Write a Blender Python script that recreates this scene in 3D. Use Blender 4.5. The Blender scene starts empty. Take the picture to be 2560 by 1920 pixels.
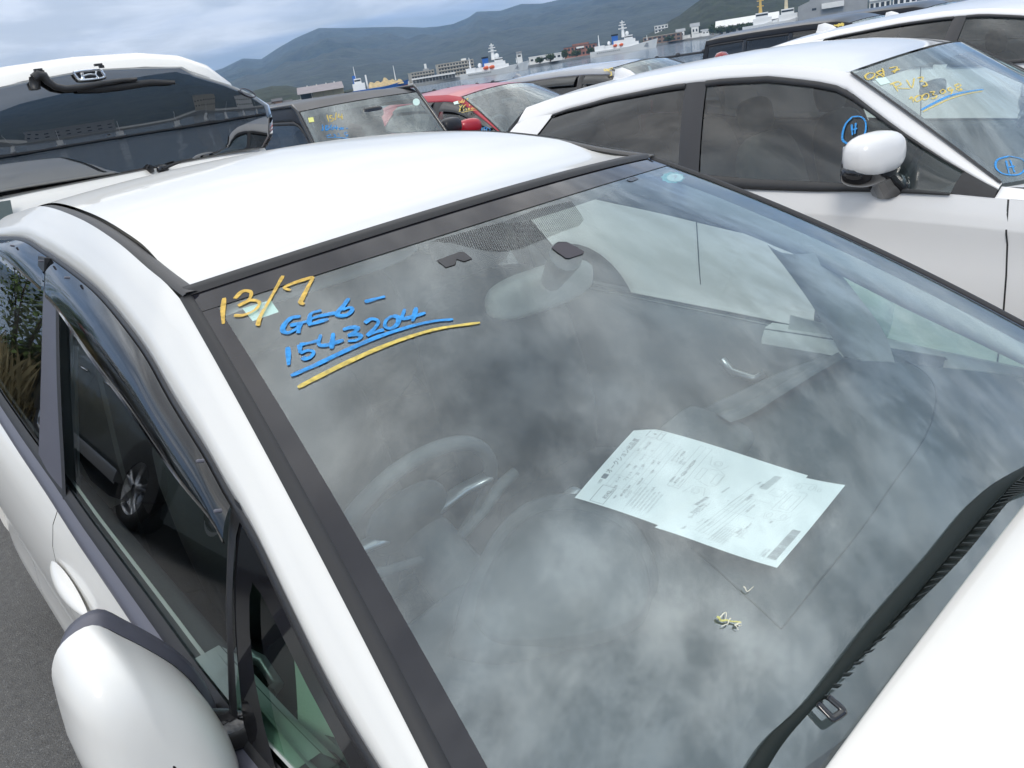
import bpy, bmesh, math, random
import numpy as np
from mathutils import Vector, Matrix, noise
from mathutils.geometry import tessellate_polygon
random.seed(7); rng = np.random.default_rng(7)
SC = bpy.context.scene; COL = SC.collection
A = np.array
# ------------------------------------------------------------------ camera
# world frame: x to the left-hand side of the cars, y towards their tails, z up; metres
CAM = A([-.965, -.298, 1.678]); HEAD, PITCH, ROLL = math.radians(39.18), math.radians(22.15), math.radians(-8.96); FPX = 1948.4
FWD = A([math.sin(HEAD)*math.cos(PITCH), math.cos(HEAD)*math.cos(PITCH), -math.sin(PITCH)])
_r0 = A([math.cos(HEAD), -math.sin(HEAD), 0.]); _u0 = np.cross(_r0, FWD)
RGT = math.cos(ROLL)*_r0 + math.sin(ROLL)*_u0; UPV = -math.sin(ROLL)*_r0 + math.cos(ROLL)*_u0
cd = bpy.data.cameras.new('camera'); cam = bpy.data.objects.new('camera', cd); COL.objects.link(cam)
cd.sensor_width = 36; cd.lens = 36*FPX/2560; cd.clip_start = .02; cd.clip_end = 20000
cam.matrix_world = Matrix([[RGT[i], UPV[i], -FWD[i], CAM[i]] for i in range(3)] + [[0, 0, 0, 1]])
SC.camera = cam
# ------------------------------------------------------------------ sky, sun, exposure
SC.view_settings.view_transform = 'Standard'; SC.view_settings.look = 'None'
SC.view_settings.exposure = 0.2; SC.view_settings.gamma = 1; SC.view_settings.use_curve_mapping = False
SUN_EL, SUN_AZ = math.radians(42), math.radians(235)      # azimuth clockwise from +y
W = bpy.data.worlds.new('World'); SC.world = W; W.use_nodes = True
def build_world():
    nt = W.node_tree; nt.nodes.clear(); N = nt.nodes.new; L = nt.links.new
    def M(op, a, b=None, c=None, cl=False):
        n = N('ShaderNodeMath'); n.operation = op; n.use_clamp = cl
        for i, v in enumerate((a, b, c)):
            if v is None: continue
            if hasattr(v, 'links'): L(v, n.inputs[i])
            else: n.inputs[i].default_value = v
        return n.outputs[0]
    def mix(f, a, b):
        n = N('ShaderNodeMix'); n.data_type = 'RGBA'
        for i, v in ((0, f), (6, a), (7, b)):
            if hasattr(v, 'links'): L(v, n.inputs[i])
            else: n.inputs[i].default_value = v if i == 0 else (*v, 1)
        return n.outputs[2]
    tc = N('ShaderNodeTexCoord'); sep = N('ShaderNodeSeparateXYZ'); L(tc.outputs['Generated'], sep.inputs[0])
    z = M('MAXIMUM', sep.outputs[2], 0.0); zz = M('ADD', z, .13)
    comb = N('ShaderNodeCombineXYZ'); L(M('DIVIDE', sep.outputs[0], zz), comb.inputs[0]); L(M('DIVIDE', sep.outputs[1], zz), comb.inputs[1])
    def nz(scale, detail, rough, dist=0, off=0):
        mp = N('ShaderNodeMapping'); L(comb.outputs[0], mp.inputs[0]); mp.inputs['Location'].default_value = (off, off*1.7, off*.3)
        n = N('ShaderNodeTexNoise'); L(mp.outputs[0], n.inputs['Vector'])
        n.inputs['Scale'].default_value = scale; n.inputs['Detail'].default_value = detail; n.inputs['Roughness'].default_value = rough; n.inputs['Distortion'].default_value = dist
        return n.outputs[0]
    def ramp(f, a, b):
        n = N('ShaderNodeMapRange'); n.interpolation_type = 'SMOOTHSTEP'; L(f, n.inputs[0]); n.inputs[1].default_value = a; n.inputs[2].default_value = b
        return n.outputs[0]
    sky = N('ShaderNodeTexSky'); sky.sky_type = 'NISHITA'; sky.sun_disc = False; sky.sun_elevation = SUN_EL; sky.sun_rotation = SUN_AZ
    sk = N('ShaderNodeMix'); sk.data_type = 'RGBA'; sk.blend_type = 'MULTIPLY'; sk.inputs[0].default_value = 1; L(sky.outputs[0], sk.inputs[6]); sk.inputs[7].default_value = (.10, .10, .10, 1)
    hi = ramp(z, .10, .55); big = ramp(nz(.36, 6, .55, .4, 3.1), .41, .60); mid = ramp(nz(1.9, 7, .55, .3, 9.2), .38, .64); fine = M('MULTIPLY', M('MULTIPLY', ramp(nz(8.0, 9, .60, .12, 1.2), .38, .64), hi), M('ADD', .35, M('MULTIPLY', ramp(nz(.9, 3, .5, .2, 6.4), .40, .58), .65)))
    cl = mix(big, mix(hi, (.36, .455, .66), (.47, .53, .58)), mix(hi, (.90, .91, .93), (1., .97, .925)))
    tone = M('ADD', M('SUBTRACT', .68, M('MULTIPLY', hi, .18)), M('ADD', M('MULTIPLY', M('MULTIPLY', mid, M('ADD', .42, M('MULTIPLY', hi, .58))), .62), M('MULTIPLY', fine, .74)))
    lum = M('MULTIPLY', tone, M('ADD', SKY_LOW, M('MULTIPLY', M('POWER', z, .95), SKY_HIGH)))
    clv = N('ShaderNodeMix'); clv.data_type = 'RGBA'; clv.blend_type = 'MULTIPLY'; clv.inputs[0].default_value = 1; L(cl, clv.inputs[6])
    cc = N('ShaderNodeCombineColor'); [L(lum, cc.inputs[i]) for i in range(3)]; L(cc.outputs[0], clv.inputs[7])
    cover = M('ADD', .80, M('MULTIPLY', M('ADD', big, mid), .10))
    out = mix(cover, sk.outputs[2], clv.outputs[2])
    bg = N('ShaderNodeBackground'); L(out, bg.inputs[0]); bg.inputs[1].default_value = 1.0
    wo = N('ShaderNodeOutputWorld'); L(bg.outputs[0], wo.inputs[0])
SKY_LOW, SKY_HIGH, HAZE = 1.02, 1.12, .00015
build_world()
sd = bpy.data.lights.new('sun', 'SUN'); sd.energy = 1.5; sd.angle = math.radians(18); sd.color = (1, .94, .85)
sun = bpy.data.objects.new('sun', sd); COL.objects.link(sun)
_sd = Vector((math.sin(SUN_AZ)*math.cos(SUN_EL), math.cos(SUN_AZ)*math.cos(SUN_EL), math.sin(SUN_EL)))
sun.rotation_euler = _sd.to_track_quat('Z', 'Y').to_euler(); sun.location = (0, 0, 30)
SC.cycles.max_bounces = 10; SC.cycles.transparent_max_bounces = 24; SC.cycles.volume_bounces = 1
SC.cycles.glossy_bounces = 5; SC.cycles.diffuse_bounces = 4; SC.cycles.sample_clamp_indirect = 6
# ------------------------------------------------------------------ helpers: rays
def ray(u, v): return FWD + RGT*(u-1280)/FPX - UPV*(v-960)/FPX
def on(ax, val, u, v):
    q = ray(u, v); return CAM + q*(val-CAM[ax])/q[ax]
def pj(p):
    d = np.asarray(p, float)-CAM; z = d@FWD
    return np.stack([1280+FPX*(d@RGT)/z, 960-FPX*(d@UPV)/z], -1)
def far(u, dist, z=0.):                                    # ground point a distance away in the direction seen at column u
    v = 157-(u-1280)*.1577; q = ray(u, v); h = math.hypot(q[0], q[1]); return A([CAM[0]+q[0]/h*dist, CAM[1]+q[1]/h*dist, z])
# ------------------------------------------------------------------ helpers: materials
MATS = {}
def mat(name, col, rough=.5, metal=0., coat=0., spec=.5, var=0., vscale=20., bump=0., bscale=80., trans=0., alpha=1., emit=None, coat_rough=.03, col2=None, stretch=None):
    if name in MATS: return MATS[name]
    m = bpy.data.materials.new(name); m.use_nodes = True; nt = m.node_tree; b = nt.nodes['Principled BSDF']
    b.inputs['Base Color'].default_value = (*col, 1); b.inputs['Roughness'].default_value = rough; b.inputs['Metallic'].default_value = metal
    b.inputs['Coat Weight'].default_value = coat; b.inputs['Coat Roughness'].default_value = coat_rough; b.inputs['Specular IOR Level'].default_value = spec
    b.inputs['Transmission Weight'].default_value = trans; b.inputs['Alpha'].default_value = alpha
    if var or col2 or bump:
        tc = nt.nodes.new('ShaderNodeTexCoord'); src = tc.outputs['Object']
        if stretch:
            mp = nt.nodes.new('ShaderNodeMapping'); nt.links.new(src, mp.inputs[0]); mp.inputs['Scale'].default_value = stretch; src = mp.outputs[0]
    if var or col2:
        n = nt.nodes.new('ShaderNodeTexNoise'); n.inputs['Scale'].default_value = vscale; n.inputs['Detail'].default_value = 6; n.inputs['Roughness'].default_value = .65
        nt.links.new(src, n.inputs['Vector'])
        r = nt.nodes.new('ShaderNodeMapRange'); r.inputs[1].default_value = .3; r.inputs[2].default_value = .7; nt.links.new(n.outputs[0], r.inputs[0])
        mx = nt.nodes.new('ShaderNodeMix'); mx.data_type = 'RGBA'; nt.links.new(r.outputs[0], mx.inputs[0])
        c2 = col2 if col2 else tuple(min(1, c*(1+var)) for c in col); c1 = col if col2 else tuple(c*(1-var) for c in col)
        mx.inputs[6].default_value = (*c1, 1); mx.inputs[7].default_value = (*c2, 1); nt.links.new(mx.outputs[2], b.inputs['Base Color'])
    if bump:
        n2 = nt.nodes.new('ShaderNodeTexNoise'); n2.inputs['Scale'].default_value = bscale; n2.inputs['Detail'].default_value = 5; nt.links.new(src, n2.inputs['Vector'])
        bp = nt.nodes.new('ShaderNodeBump'); bp.inputs['Strength'].default_value = bump; bp.inputs['Distance'].default_value = .01 if bscale > 5 else 1.0/bscale*.2
        nt.links.new(n2.outputs[0], bp.inputs['Height']); nt.links.new(bp.outputs[0], b.inputs['Normal'])
    MATS[name] = m; return m
def glass(name, tint, f0=.08, rough=0.0, refl=(.98, .99, 1), dirt=0.):
    """thin pane: tinted see-through plus a Fresnel reflection that is the same from both sides"""
    if name in MATS: return MATS[name]
    m = bpy.data.materials.new(name); m.use_nodes = True; nt = m.node_tree; nt.nodes.clear(); N = nt.nodes.new; L = nt.links.new
    lw = N('ShaderNodeLayerWeight'); lw.inputs[0].default_value = .5
    p = N('ShaderNodeMath'); p.operation = 'POWER'; L(lw.outputs['Facing'], p.inputs[0]); p.inputs[1].default_value = 4.2
    ma = N('ShaderNodeMath'); ma.operation = 'MULTIPLY_ADD'; L(p.outputs[0], ma.inputs[0]); ma.inputs[1].default_value = 1-f0; ma.inputs[2].default_value = f0
    t = N('ShaderNodeBsdfTransparent'); t.inputs[0].default_value = (*tint, 1)
    g = N('ShaderNodeBsdfGlossy'); g.inputs['Roughness'].default_value = rough; g.inputs[0].default_value = (*refl, 1)
    mx = N('ShaderNodeMixShader'); L(ma.outputs[0], mx.inputs[0]); L(t.outputs[0], mx.inputs[1]); L(g.outputs[0], mx.inputs[2])
    last = mx.outputs[0]
    if dirt:
        tc = N('ShaderNodeTexCoord'); n = N('ShaderNodeTexNoise'); L(tc.outputs['Object'], n.inputs['Vector']); n.inputs['Scale'].default_value = 9; n.inputs['Detail'].default_value = 8; n.inputs['Roughness'].default_value = .7
        r = N('ShaderNodeMapRange'); L(n.outputs[0], r.inputs[0]); r.inputs[1].default_value = .35; r.inputs[2].default_value = .8; r.inputs[3].default_value = dirt*.35; r.inputs[4].default_value = dirt
        d = N('ShaderNodeBsdfDiffuse'); d.inputs[0].default_value = (.55, .56, .56, 1)
        m2 = N('ShaderNodeMixShader'); L(r.outputs[0], m2.inputs[0]); L(last, m2.inputs[1]); L(d.outputs[0], m2.inputs[2]); last = m2.outputs[0]
    o = N('ShaderNodeOutputMaterial'); L(last, o.inputs[0]); MATS[name] = m; return m
WHITE = mat('white_paint', (.78, .765, .73), .34, coat=.6, coat_rough=.03, spec=.3)
WHITE2 = mat('pearl_white_paint', (.78, .775, .775), .34, coat=.6, coat_rough=.03, spec=.3)
BLACKP = mat('black_paint', (.010, .010, .013), .3, coat=.3, spec=.3)
REDP = mat('red_paint', (.42, .012, .03), .34, metal=.1, coat=.5)
SILVERP = mat('silver_paint', (.36, .37, .39), .34, metal=.55, coat=1.)
WIPERM = mat('wiper_rubber', (.012, .017, .016), .6, spec=.2)
GREYP = mat('grey_green_paint', (.10, .12, .125), .32, metal=.5, coat=1.)
DARKGP = mat('dark_grey_paint', (.022, .024, .03), .42, coat=.12, spec=.25)
TRIM = mat('black_plastic', (.022, .022, .024), .42, var=.15, vscale=40, bump=.08, bscale=400)
RUBBER = mat('black_rubber', (.022, .022, .024), .6)
GLOSSB = mat('gloss_black', (.01, .01, .012), .08, coat=.6)
FRIT = mat('black_enamel', (.018, .018, .023), .06, spec=.45)
SATIN = mat('satin_grey_trim', (.10, .10, .125), .42, spec=.6)
DASH = mat('dash_plastic', (.066, .074, .08), .62, var=.06, vscale=30, bump=.06, bscale=700)
DASH2 = mat('dash_soft_grey', (.095, .102, .108), .6, bump=.2, bscale=520)
SEATM = mat('seat_cloth', (.018, .02, .022), .9, var=.2, vscale=60, bump=.08, bscale=500)
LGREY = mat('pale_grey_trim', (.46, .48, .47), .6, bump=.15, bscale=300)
HEADL = mat('headliner_cloth', (.36, .37, .37), .9)
CHROME = mat('chrome', (.75, .76, .78), .12, metal=1.)
SILVT = mat('silver_trim', (.45, .46, .48), .3, metal=.8)
TYRE = mat('tyre_rubber', (.016, .016, .017), .8, bump=.2, bscale=150)
ALLOY = mat('alloy', (.42, .43, .45), .3, metal=.9)
MIRRORG = mat('mirror_glass', (.8, .82, .85), .02, metal=1.)
PAPER = mat('white_paper', (.88, .90, .91), .85, var=.02, vscale=15)
INK = mat('printed_ink', (.22, .23, .25), .8)
INKG = mat('printed_grey_ink', (.50, .52, .53), .8)
STICK = mat('pale_mint_sticker', (.62, .80, .74), .6)
STICKY = mat('pale_yellow_sticker', (.75, .75, .25), .6)
STICKT = mat('teal_sticker', (.10, .42, .40), .6)
YPAINT = mat('yellow_marker', (.70, .46, .10), .75, var=.16, vscale=60)
YPAINT2 = mat('pale_yellow_marker', (.68, .52, .12), .75, var=.14, vscale=60)
BPAINT = mat('blue_marker', (.035, .29, .70), .75, var=.22, vscale=60)
REDL = mat('red_lens', (.25, .008, .012), .15, coat=1.)
CLEARL = mat('clear_lens', (.6, .62, .64), .12, coat=1.)
WSG = glass('windshield_glass', (.83, .915, .905), .155, refl=(.90, .975, 1.), dirt=.02)
SIDEG = glass('side_glass', (.82, .90, .87), .08)
GREENG = glass('green_quarter_glass', (.50, .70, .58), .08)
PRIVG = glass('privacy_glass', (.055, .058, .062), .085)
TINTG = glass('grey_tinted_glass', (.30, .33, .34), .085)
VISG = glass('smoked_acrylic', (.022, .022, .026), .075, .06)
CLEARG = glass('clear_glass', (.82, .90, .87), .085)
def streak(m):
    nt = m.node_tree; b = nt.nodes['Principled BSDF']; tc = nt.nodes.new('ShaderNodeTexCoord'); n = nt.nodes.new('ShaderNodeTexNoise'); nt.links.new(tc.outputs['Object'], n.inputs['Vector']); n.inputs['Scale'].default_value = 130; n.inputs['Detail'].default_value = 4
    r = nt.nodes.new('ShaderNodeMapRange'); nt.links.new(n.outputs[0], r.inputs[0]); r.inputs[1].default_value = .34; r.inputs[2].default_value = .62; r.inputs[3].default_value = .62; r.inputs[4].default_value = 1.; nt.links.new(r.outputs[0], b.inputs['Alpha'])
for m_ in (YPAINT, YPAINT2, BPAINT): streak(m_)
# ------------------------------------------------------------------ helpers: objects
def link(o, parent=None):
    COL.objects.link(o)
    if parent is not None: o.parent = parent
    return o
def thing(name, label, cat, loc=(0, 0, 0), group=None, rz=0):
    o = bpy.data.objects.new(name, None); o.location = loc; o.rotation_euler = (0, 0, rz); o.empty_display_size = .1; link(o)
    o['label'] = label; o['category'] = cat
    if group: o['group'] = group
    return o
def tag(o, label=None, cat=None, group=None, kind=None):
    for k, v in (('label', label), ('category', cat), ('group', group), ('kind', kind)):
        if v: o[k] = v
    return o
def wloc(p):
    o = A([0., 0, 0])
    while p is not None: o = o+A(p.location); p = p.parent
    return o
def mk(name, V, Fc, m, parent=None, smooth=True):
    if parent is not None: V = np.asarray(V, float)-wloc(parent)
    me = bpy.data.meshes.new(name); me.from_pydata([tuple(map(float, p)) for p in V], [], [tuple(f) for f in Fc])
    if smooth: me.polygons.foreach_set('use_smooth', [True]*len(me.polygons))
    me.materials.append(m); me.update(); return link(bpy.data.objects.new(name, me), parent)
class MB:
    def __init__(s): s.v = []; s.f = []
    def add(s, V, Fc):
        n = len(s.v); s.v += [tuple(map(float, p)) for p in V]; s.f += [tuple(i+n for i in f) for f in Fc]; return s
    def box(s, c, d, R=None):
        c = A(c, float); h = A(d, float)/2
        V = [A([sx*h[0], sy*h[1], sz*h[2]]) for sz in (-1, 1) for sy in (-1, 1) for sx in (-1, 1)]
        V = [c+(R@p if R is not None else p) for p in V]
        return s.add(V, [(0, 2, 3, 1), (4, 5, 7, 6), (0, 1, 5, 4), (2, 6, 7, 3), (0, 4, 6, 2), (1, 3, 7, 5)])
    def grid(s, P, cu=False, cv=False):
        P = np.asarray(P); n, m = P.shape[:2]; Fc = []
        for i in range(n if cu else n-1):
            for j in range(m if cv else m-1):
                a, b = i, (i+1) % n; c, d = j, (j+1) % m
                Fc.append((a*m+c, a*m+d, b*m+d, b*m+c))
        return s.add(P.reshape(-1, 3), Fc)
    def tube(s, pts, r, seg=8, caps=True, flat=None):
        pts = np.asarray(pts, float); n = len(pts); r = np.broadcast_to(np.asarray(r, float), (n,)); T = np.gradient(pts, axis=0)
        T /= np.linalg.norm(T, axis=1)[:, None]+1e-12; up = A([0, 0, 1.]) if abs(T[0][2]) < .9 else A([0, 1., 0]); rows = []
        for i in range(n):
            a = np.cross(T[i], up); a /= np.linalg.norm(a); b = np.cross(a, T[i]); up = b; fl = flat or 1
            rows.append([pts[i]+r[i]*(math.cos(q)*a+math.sin(q)*b*fl) for q in np.linspace(0, 2*math.pi, seg, endpoint=False)])
        k = len(s.v); s.grid(rows, cv=True)
        if caps: s.f += [tuple(k+j for j in range(seg)), tuple(k+(n-1)*seg+j for j in reversed(range(seg)))]
        return s
    def cyl(s, p, q, r0, r1=None, seg=16): return s.tube([p, q], [r0, r0 if r1 is None else r1], seg)
    def lathe(s, prof, c, ax, seg=24):
        ax = A(ax, float)/np.linalg.norm(ax); e = np.cross(ax, [0, 0, 1.] if abs(ax[2]) < .9 else [0, 1., 0]); e /= np.linalg.norm(e); g = np.cross(ax, e)
        return s.grid([[A(c)+ax*h+r*(math.cos(q)*e+math.sin(q)*g) for q in np.linspace(0, 2*math.pi, seg, endpoint=False)] for r, h in prof], cv=True)
    def prism(s, poly, vec):
        poly = [A(p, float) for p in poly]; n = len(poly); vec = A(vec, float); k = len(s.v)
        tr = tessellate_polygon([[Vector(p) for p in poly]])
        s.add(poly+[p+vec for p in poly], [])
        s.f += [tuple(k+i for i in t) for t in tr]+[tuple(k+n+i for i in reversed(t)) for t in tr]+[(k+i, k+(i+1) % n, k+n+(i+1) % n, k+n+i) for i in range(n)]
        return s
    def blob(s, c, rad, nu=12, nv=20, ex=2.0, R=None):
        rows = []
        for i in range(nu+1):
            th = math.pi*i/nu-math.pi/2; row = []
            for j in range(nv):
                ph = 2*math.pi*j/nv; p = lambda w: math.copysign(abs(w)**(2/ex), w)
                d = A([p(math.cos(th))*p(math.cos(ph)), p(math.cos(th))*p(math.sin(ph)), p(math.sin(th))])*A(rad)
                row.append(A(c)+(R@d if R is not None else d))
            rows.append(row)
        return s.grid(rows, cv=True)
    def build(s, name, m, parent=None, smooth=False): return mk(name, s.v, s.f, m, parent, smooth)
def grid(name, P, m, parent=None, smooth=True): return MB().grid(P).build(name, m, parent, smooth)
def spline(pts, n, close=False):
    """Catmull-Rom through the points, n samples"""
    P = np.asarray(pts, float)
    if len(P) == 2: return P[0]+(P[1]-P[0])*np.linspace(0, 1, n)[:, None]
    Q = np.vstack([2*P[0]-P[1], P, 2*P[-1]-P[-2]]); out = []
    for t in np.linspace(0, len(P)-1-1e-9, n):
        i = int(t); f = t-i; a, b, c, d = Q[i:i+4]
        out.append(.5*((2*b)+(c-a)*f+(2*a-5*b+4*c-d)*f*f+(3*b-a-3*c+d)*f**3))
    return A(out)
def resample(P, n, key=None):
    P = np.asarray(P, float); d = np.r_[0, np.cumsum(np.linalg.norm(np.diff(P, axis=0), axis=1))] if key is None else key
    t = np.linspace(d[0], d[-1], n); return np.stack([np.interp(t, d, P[:, k]) for k in range(P.shape[1])], 1)
def rotz(a): c, s = math.cos(a), math.sin(a); return A([[c, -s, 0], [s, c, 0], [0, 0, 1.]])
def rotx(a): c, s = math.cos(a), math.sin(a); return A([[1., 0, 0], [0, c, -s], [0, s, c]])
def roty(a): c, s = math.cos(a), math.sin(a); return A([[c, 0, s], [0, 1., 0], [-s, 0, c]])
MIR = A([-1, 1, 1.])
class Shield:
    """curved windscreen: s runs across (-1..1), t from the base (0) to the header (1)"""
    def __init__(w, base, top, k=(.16, .12), m=(-.03, .035), b=.02, cx=0.):
        w.b, w.t, w.k, w.m, w.bu, w.cx = A(base, float), A(top, float), k, m, b, cx
    def E(w, t): return w.b*(1-t)+w.t*t+4*t*(1-t)*w.bu*A([0, -.42, .9])
    def P(w, s, t, off=0.):
        e = w.E(t); q = 1-s*s; p = A([w.cx+s*e[0], e[1]-(w.k[0]+(w.k[1]-w.k[0])*t)*q, e[2]+(w.m[0]+(w.m[1]-w.m[0])*t)*q])
        if off: p = p+off*w.N(s, t)
        return p
    def N(w, s, t):
        h = 1e-3; a = w.P(s+h, t)-w.P(s-h, t); b = w.P(s, t+h)-w.P(s, t-h); n = np.cross(a, b); return n/np.linalg.norm(n)
    def hit(w, u, v):
        """surface coordinates of the point of the pane seen at a place in the photograph"""
        x = A([0., .5]); tgt = A([u, v], float)
        for _ in range(40):
            e = pj(w.P(*x))-tgt; h = 1e-4
            J = np.stack([(pj(w.P(x[0]+h, x[1]))-tgt-e)/h, (pj(w.P(x[0], x[1]+h))-tgt-e)/h], 1)
            st = np.linalg.solve(J, -e); x = x+np.clip(st, -.3, .3)
            if np.abs(st).max() < 1e-6: break
        return x
    def grid(w, s0=-1, s1=1, t0=0, t1=1, n=24, m=20, off=0.): return [[w.P(s, t, off) for s in np.linspace(s0, s1, n)] for t in np.linspace(t0, t1, m)]
def strokes_on(ws, strokes, width, off=.0016, scale=1., org=(0, 0), jitter=.14):
    """marker strokes laid on a pane as thin slabs; widths in metres"""
    b = MB()
    for k, st in enumerate(strokes):
        P2 = spline([(org[0]+x/scale, org[1]+y/scale) for x, y in st], max(8, 5*len(st))); st_ = A([ws.hit(u, v) for u, v in P2])
        P = A([ws.P(s, t, off) for s, t in st_]); Nn = A([ws.N(s, t) for s, t in st_]); T = np.gradient(P, axis=0); T /= np.linalg.norm(T, axis=1)[:, None]+1e-9
        S = np.cross(Nn, T); wv = width*.86*(1+jitter*1.6*np.sin(np.linspace(0, 5, len(P))+k)+.06*np.sin(np.linspace(0, 41, len(P))+2*k))*.5; wv[0] *= .75; wv[-1] *= .7
        top = Nn*.0002; b.grid([P+S*wv[:, None], P+S*wv[:, None]+top, P-S*wv[:, None]+top, P-S*wv[:, None]])
    return b
# ================================================================== ground, water
ASPH = mat('asphalt', (.095, .093, .092), .9, col2=(.15, .147, .142), vscale=34, bump=.7, bscale=170)
def asphalt_detail():
    nt = ASPH.node_tree; b = nt.nodes['Principled BSDF']; N = nt.nodes.new; L = nt.links.new
    tc = N('ShaderNodeTexCoord'); v = N('ShaderNodeTexVoronoi'); v.inputs['Scale'].default_value = 95; L(tc.outputs['Object'], v.inputs['Vector'])
    r = N('ShaderNodeMapRange'); L(v.outputs['Distance'], r.inputs[0]); r.inputs[1].default_value = .08; r.inputs[2].default_value = .28; r.inputs[3].default_value = 1.9; r.inputs[4].default_value = 1
    wn = N('ShaderNodeMix'); wn.data_type = 'RGBA'; wn.blend_type = 'MULTIPLY'; wn.inputs[0].default_value = 1
    src = b.inputs['Base Color'].links[0].from_socket; L(src, wn.inputs[6]); cc = N('ShaderNodeCombineColor'); [L(r.outputs[0], cc.inputs[i]) for i in range(3)]; L(cc.outputs[0], wn.inputs[7]); L(wn.outputs[2], b.inputs['Base Color'])
asphalt_detail()
tag(MB().box((12, -.75, -1.3), (110, 26.5, 2.6)).build('ground', ASPH), kind='structure')
SEA_Z = -2.2
def water_mat():
    m = mat('sea_water', (.05, .075, .085), .06, spec=.6); nt = m.node_tree; b = nt.nodes['Principled BSDF']; N = nt.nodes.new; L = nt.links.new
    tc = N('ShaderNodeTexCoord'); last = None
    for sc, st in ((.55, .45), (1.9, .35), (.12, .3)):
        mp = N('ShaderNodeMapping'); mp.inputs['Scale'].default_value = (1, 1.6, 1); mp.inputs['Rotation'].default_value = (0, 0, .6); L(tc.outputs['Object'], mp.inputs[0])
        n = N('ShaderNodeTexNoise'); n.inputs['Scale'].default_value = sc; n.inputs['Detail'].default_value = 5; L(mp.outputs[0], n.inputs['Vector'])
        bp = N('ShaderNodeBump'); bp.inputs['Strength'].default_value = st; bp.inputs['Distance'].default_value = .35/sc*.5; L(n.outputs[0], bp.inputs['Height'])
        if last: L(last, bp.inputs['Normal'])
        last = bp.outputs[0]
    L(last, b.inputs['Normal']); return m
tag(mk('water', [(-4700, -4700, SEA_Z), (4700, -4700, SEA_Z), (4700, 4700, SEA_Z), (-4700, 4700, SEA_Z)], [(0, 1, 2, 3)], water_mat(), smooth=False), kind='structure')
# ================================================================== the foreground hatchback
car = thing('compact_car', 'white compact hatchback in the foreground with 13/7 painted on its windscreen', 'car')
WS = Shield((.721, .144, 1.049), (.573, .933, 1.4185))
def Gx(y, z): return -(.775-.38*(z-1.0)-.10*(z-1.0)**2-.06*max(.8-y, 0)**2-.02*max(y-2.0, 0)**2)
def G(y, z, off=0.): return A([Gx(y, z)-off*.93, y, z+off*.36])
def hitG(u, v, off=0.):
    q = ray(u, v); f = lambda t: (CAM+q*t)[0]-G((CAM+q*t)[1], (CAM+q*t)[2]-off*.36, off)[0]
    ts = np.linspace(.05, 6, 700); a = f(ts[0])
    for i in range(1, len(ts)):
        b = f(ts[i])
        if a < 0 <= b:
            lo, hi = ts[i-1], ts[i]
            for _ in range(30):
                mid = (lo+hi)/2
                if f(mid) < 0: lo = mid
                else: hi = mid
            return CAM+q*hi
        a = b
    raise ValueError((u, v))
dlo = [hitG(*p) for p in [(900, 1827), (826, 1697), (737, 1519), (648, 1336), (579, 1223), (531, 1136), (482, 1059), (434, 981), (386, 895), (338, 827), (270, 745), (217, 697), (154, 651), (116, 627), (72, 600)]]
DL = A([(p[1], p[2]) for p in dlo]); DL = np.vstack([[(.02, .955), (.2, 1.022)], DL, [(2.15, 1.446), (2.45, 1.425), (2.7, 1.375), (2.95, 1.30)]])
DLs = spline(DL, 120)
def ztop(y): return float(np.interp(y, DLs[:, 0], DLs[:, 1]))
BT = A([(-.1, .905), (.1, .918), (.57, .938), (.86, .958), (1.28, .983), (1.51, 1.002), (1.82, 1.022), (2.125, 1.046), (2.6, 1.09), (3.0, 1.14)])
def zbelt(y): return float(np.interp(y, BT[:, 0], BT[:, 1]))
dit = [on(0, -x, u, v) for (u, v), x in zip([(482, 728), (398, 666), (313, 596), (217, 539), (124, 510)], [.572, .562, .55, .535, .515])]
DT = spline(np.vstack([dit, [(-.51, 2.25, 1.50), (-.505, 2.55, 1.472), (-.50, 2.82, 1.428), (-.50, 3.0, 1.39)]]), 80)
def ditch(y): return A([np.interp(y, DT[:, 1], DT[:, 0]), y, np.interp(y, DT[:, 1], DT[:, 2])])
def both(fn, name, m, smooth=True, **kw):
    """build a right-hand part and its left-hand mirror image"""
    out = []
    for sg in (1, -1):
        b = fn()
        if sg < 0: b.v = [(-p[0], p[1], p[2]) for p in b.v]; b.f = [tuple(reversed(f)) for f in b.f]
        out.append(b.build(name, m, kw.get('parent', car), smooth))
    return out
# --- roof skin
def roof_pt(s, w):
    fr = WS.P(s, 1)+A([0, .022, .008]); y = fr[1]*(1-w)+2.98*w; d = ditch(max(y, DT[0, 1])); e0 = 1-w
    z = d[2]+.024*(1-s*s)
    if w < .12: z = fr[2]*(1-w/.12)+z*(w/.12) if False else z*(w/.12)+fr[2]*(1-w/.12)
    xe = (abs(d[0])-.012)
    return A([s*(xe if w > 0 else abs(fr[0]/max(abs(s), 1e-6)) if abs(s) > .01 else xe), y, z])
RP = [[None]*41 for _ in range(50)]
for i, w in enumerate(np.r_[np.linspace(0, .12, 8), np.linspace(.14, 1, 42)]):
    for j, s in enumerate(np.linspace(-1, 1, 41)):
        fr = WS.P(s, 1)+A([0, .024, .009]); y = fr[1]*(1-w)+2.98*w; d = ditch(max(y, DT[0, 1])); xe = abs(d[0])-.013
        z = d[2]+.024*(1-s*s); f = min(1, w/.12); f = f*f*(3-2*f); z = z*f+(fr[2])*(1-f)
        RP[i][j] = A([s*xe, y, z])
grid('roof', RP, WHITE, car)
# --- black roof mouldings in the ditches
def moulding():
    ys = np.linspace(.925, 2.95, 60); P = []
    for o, dz in ((-.001, -.007), (.006, -.003), (.019, -.002), (.0265, -.006)):
        P.append([ditch(y)+A([.0125-o, 0, -.001+dz]) for y in ys])
    return MB().grid(P)
both(moulding, 'roof_moulding', TRIM)
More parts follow.
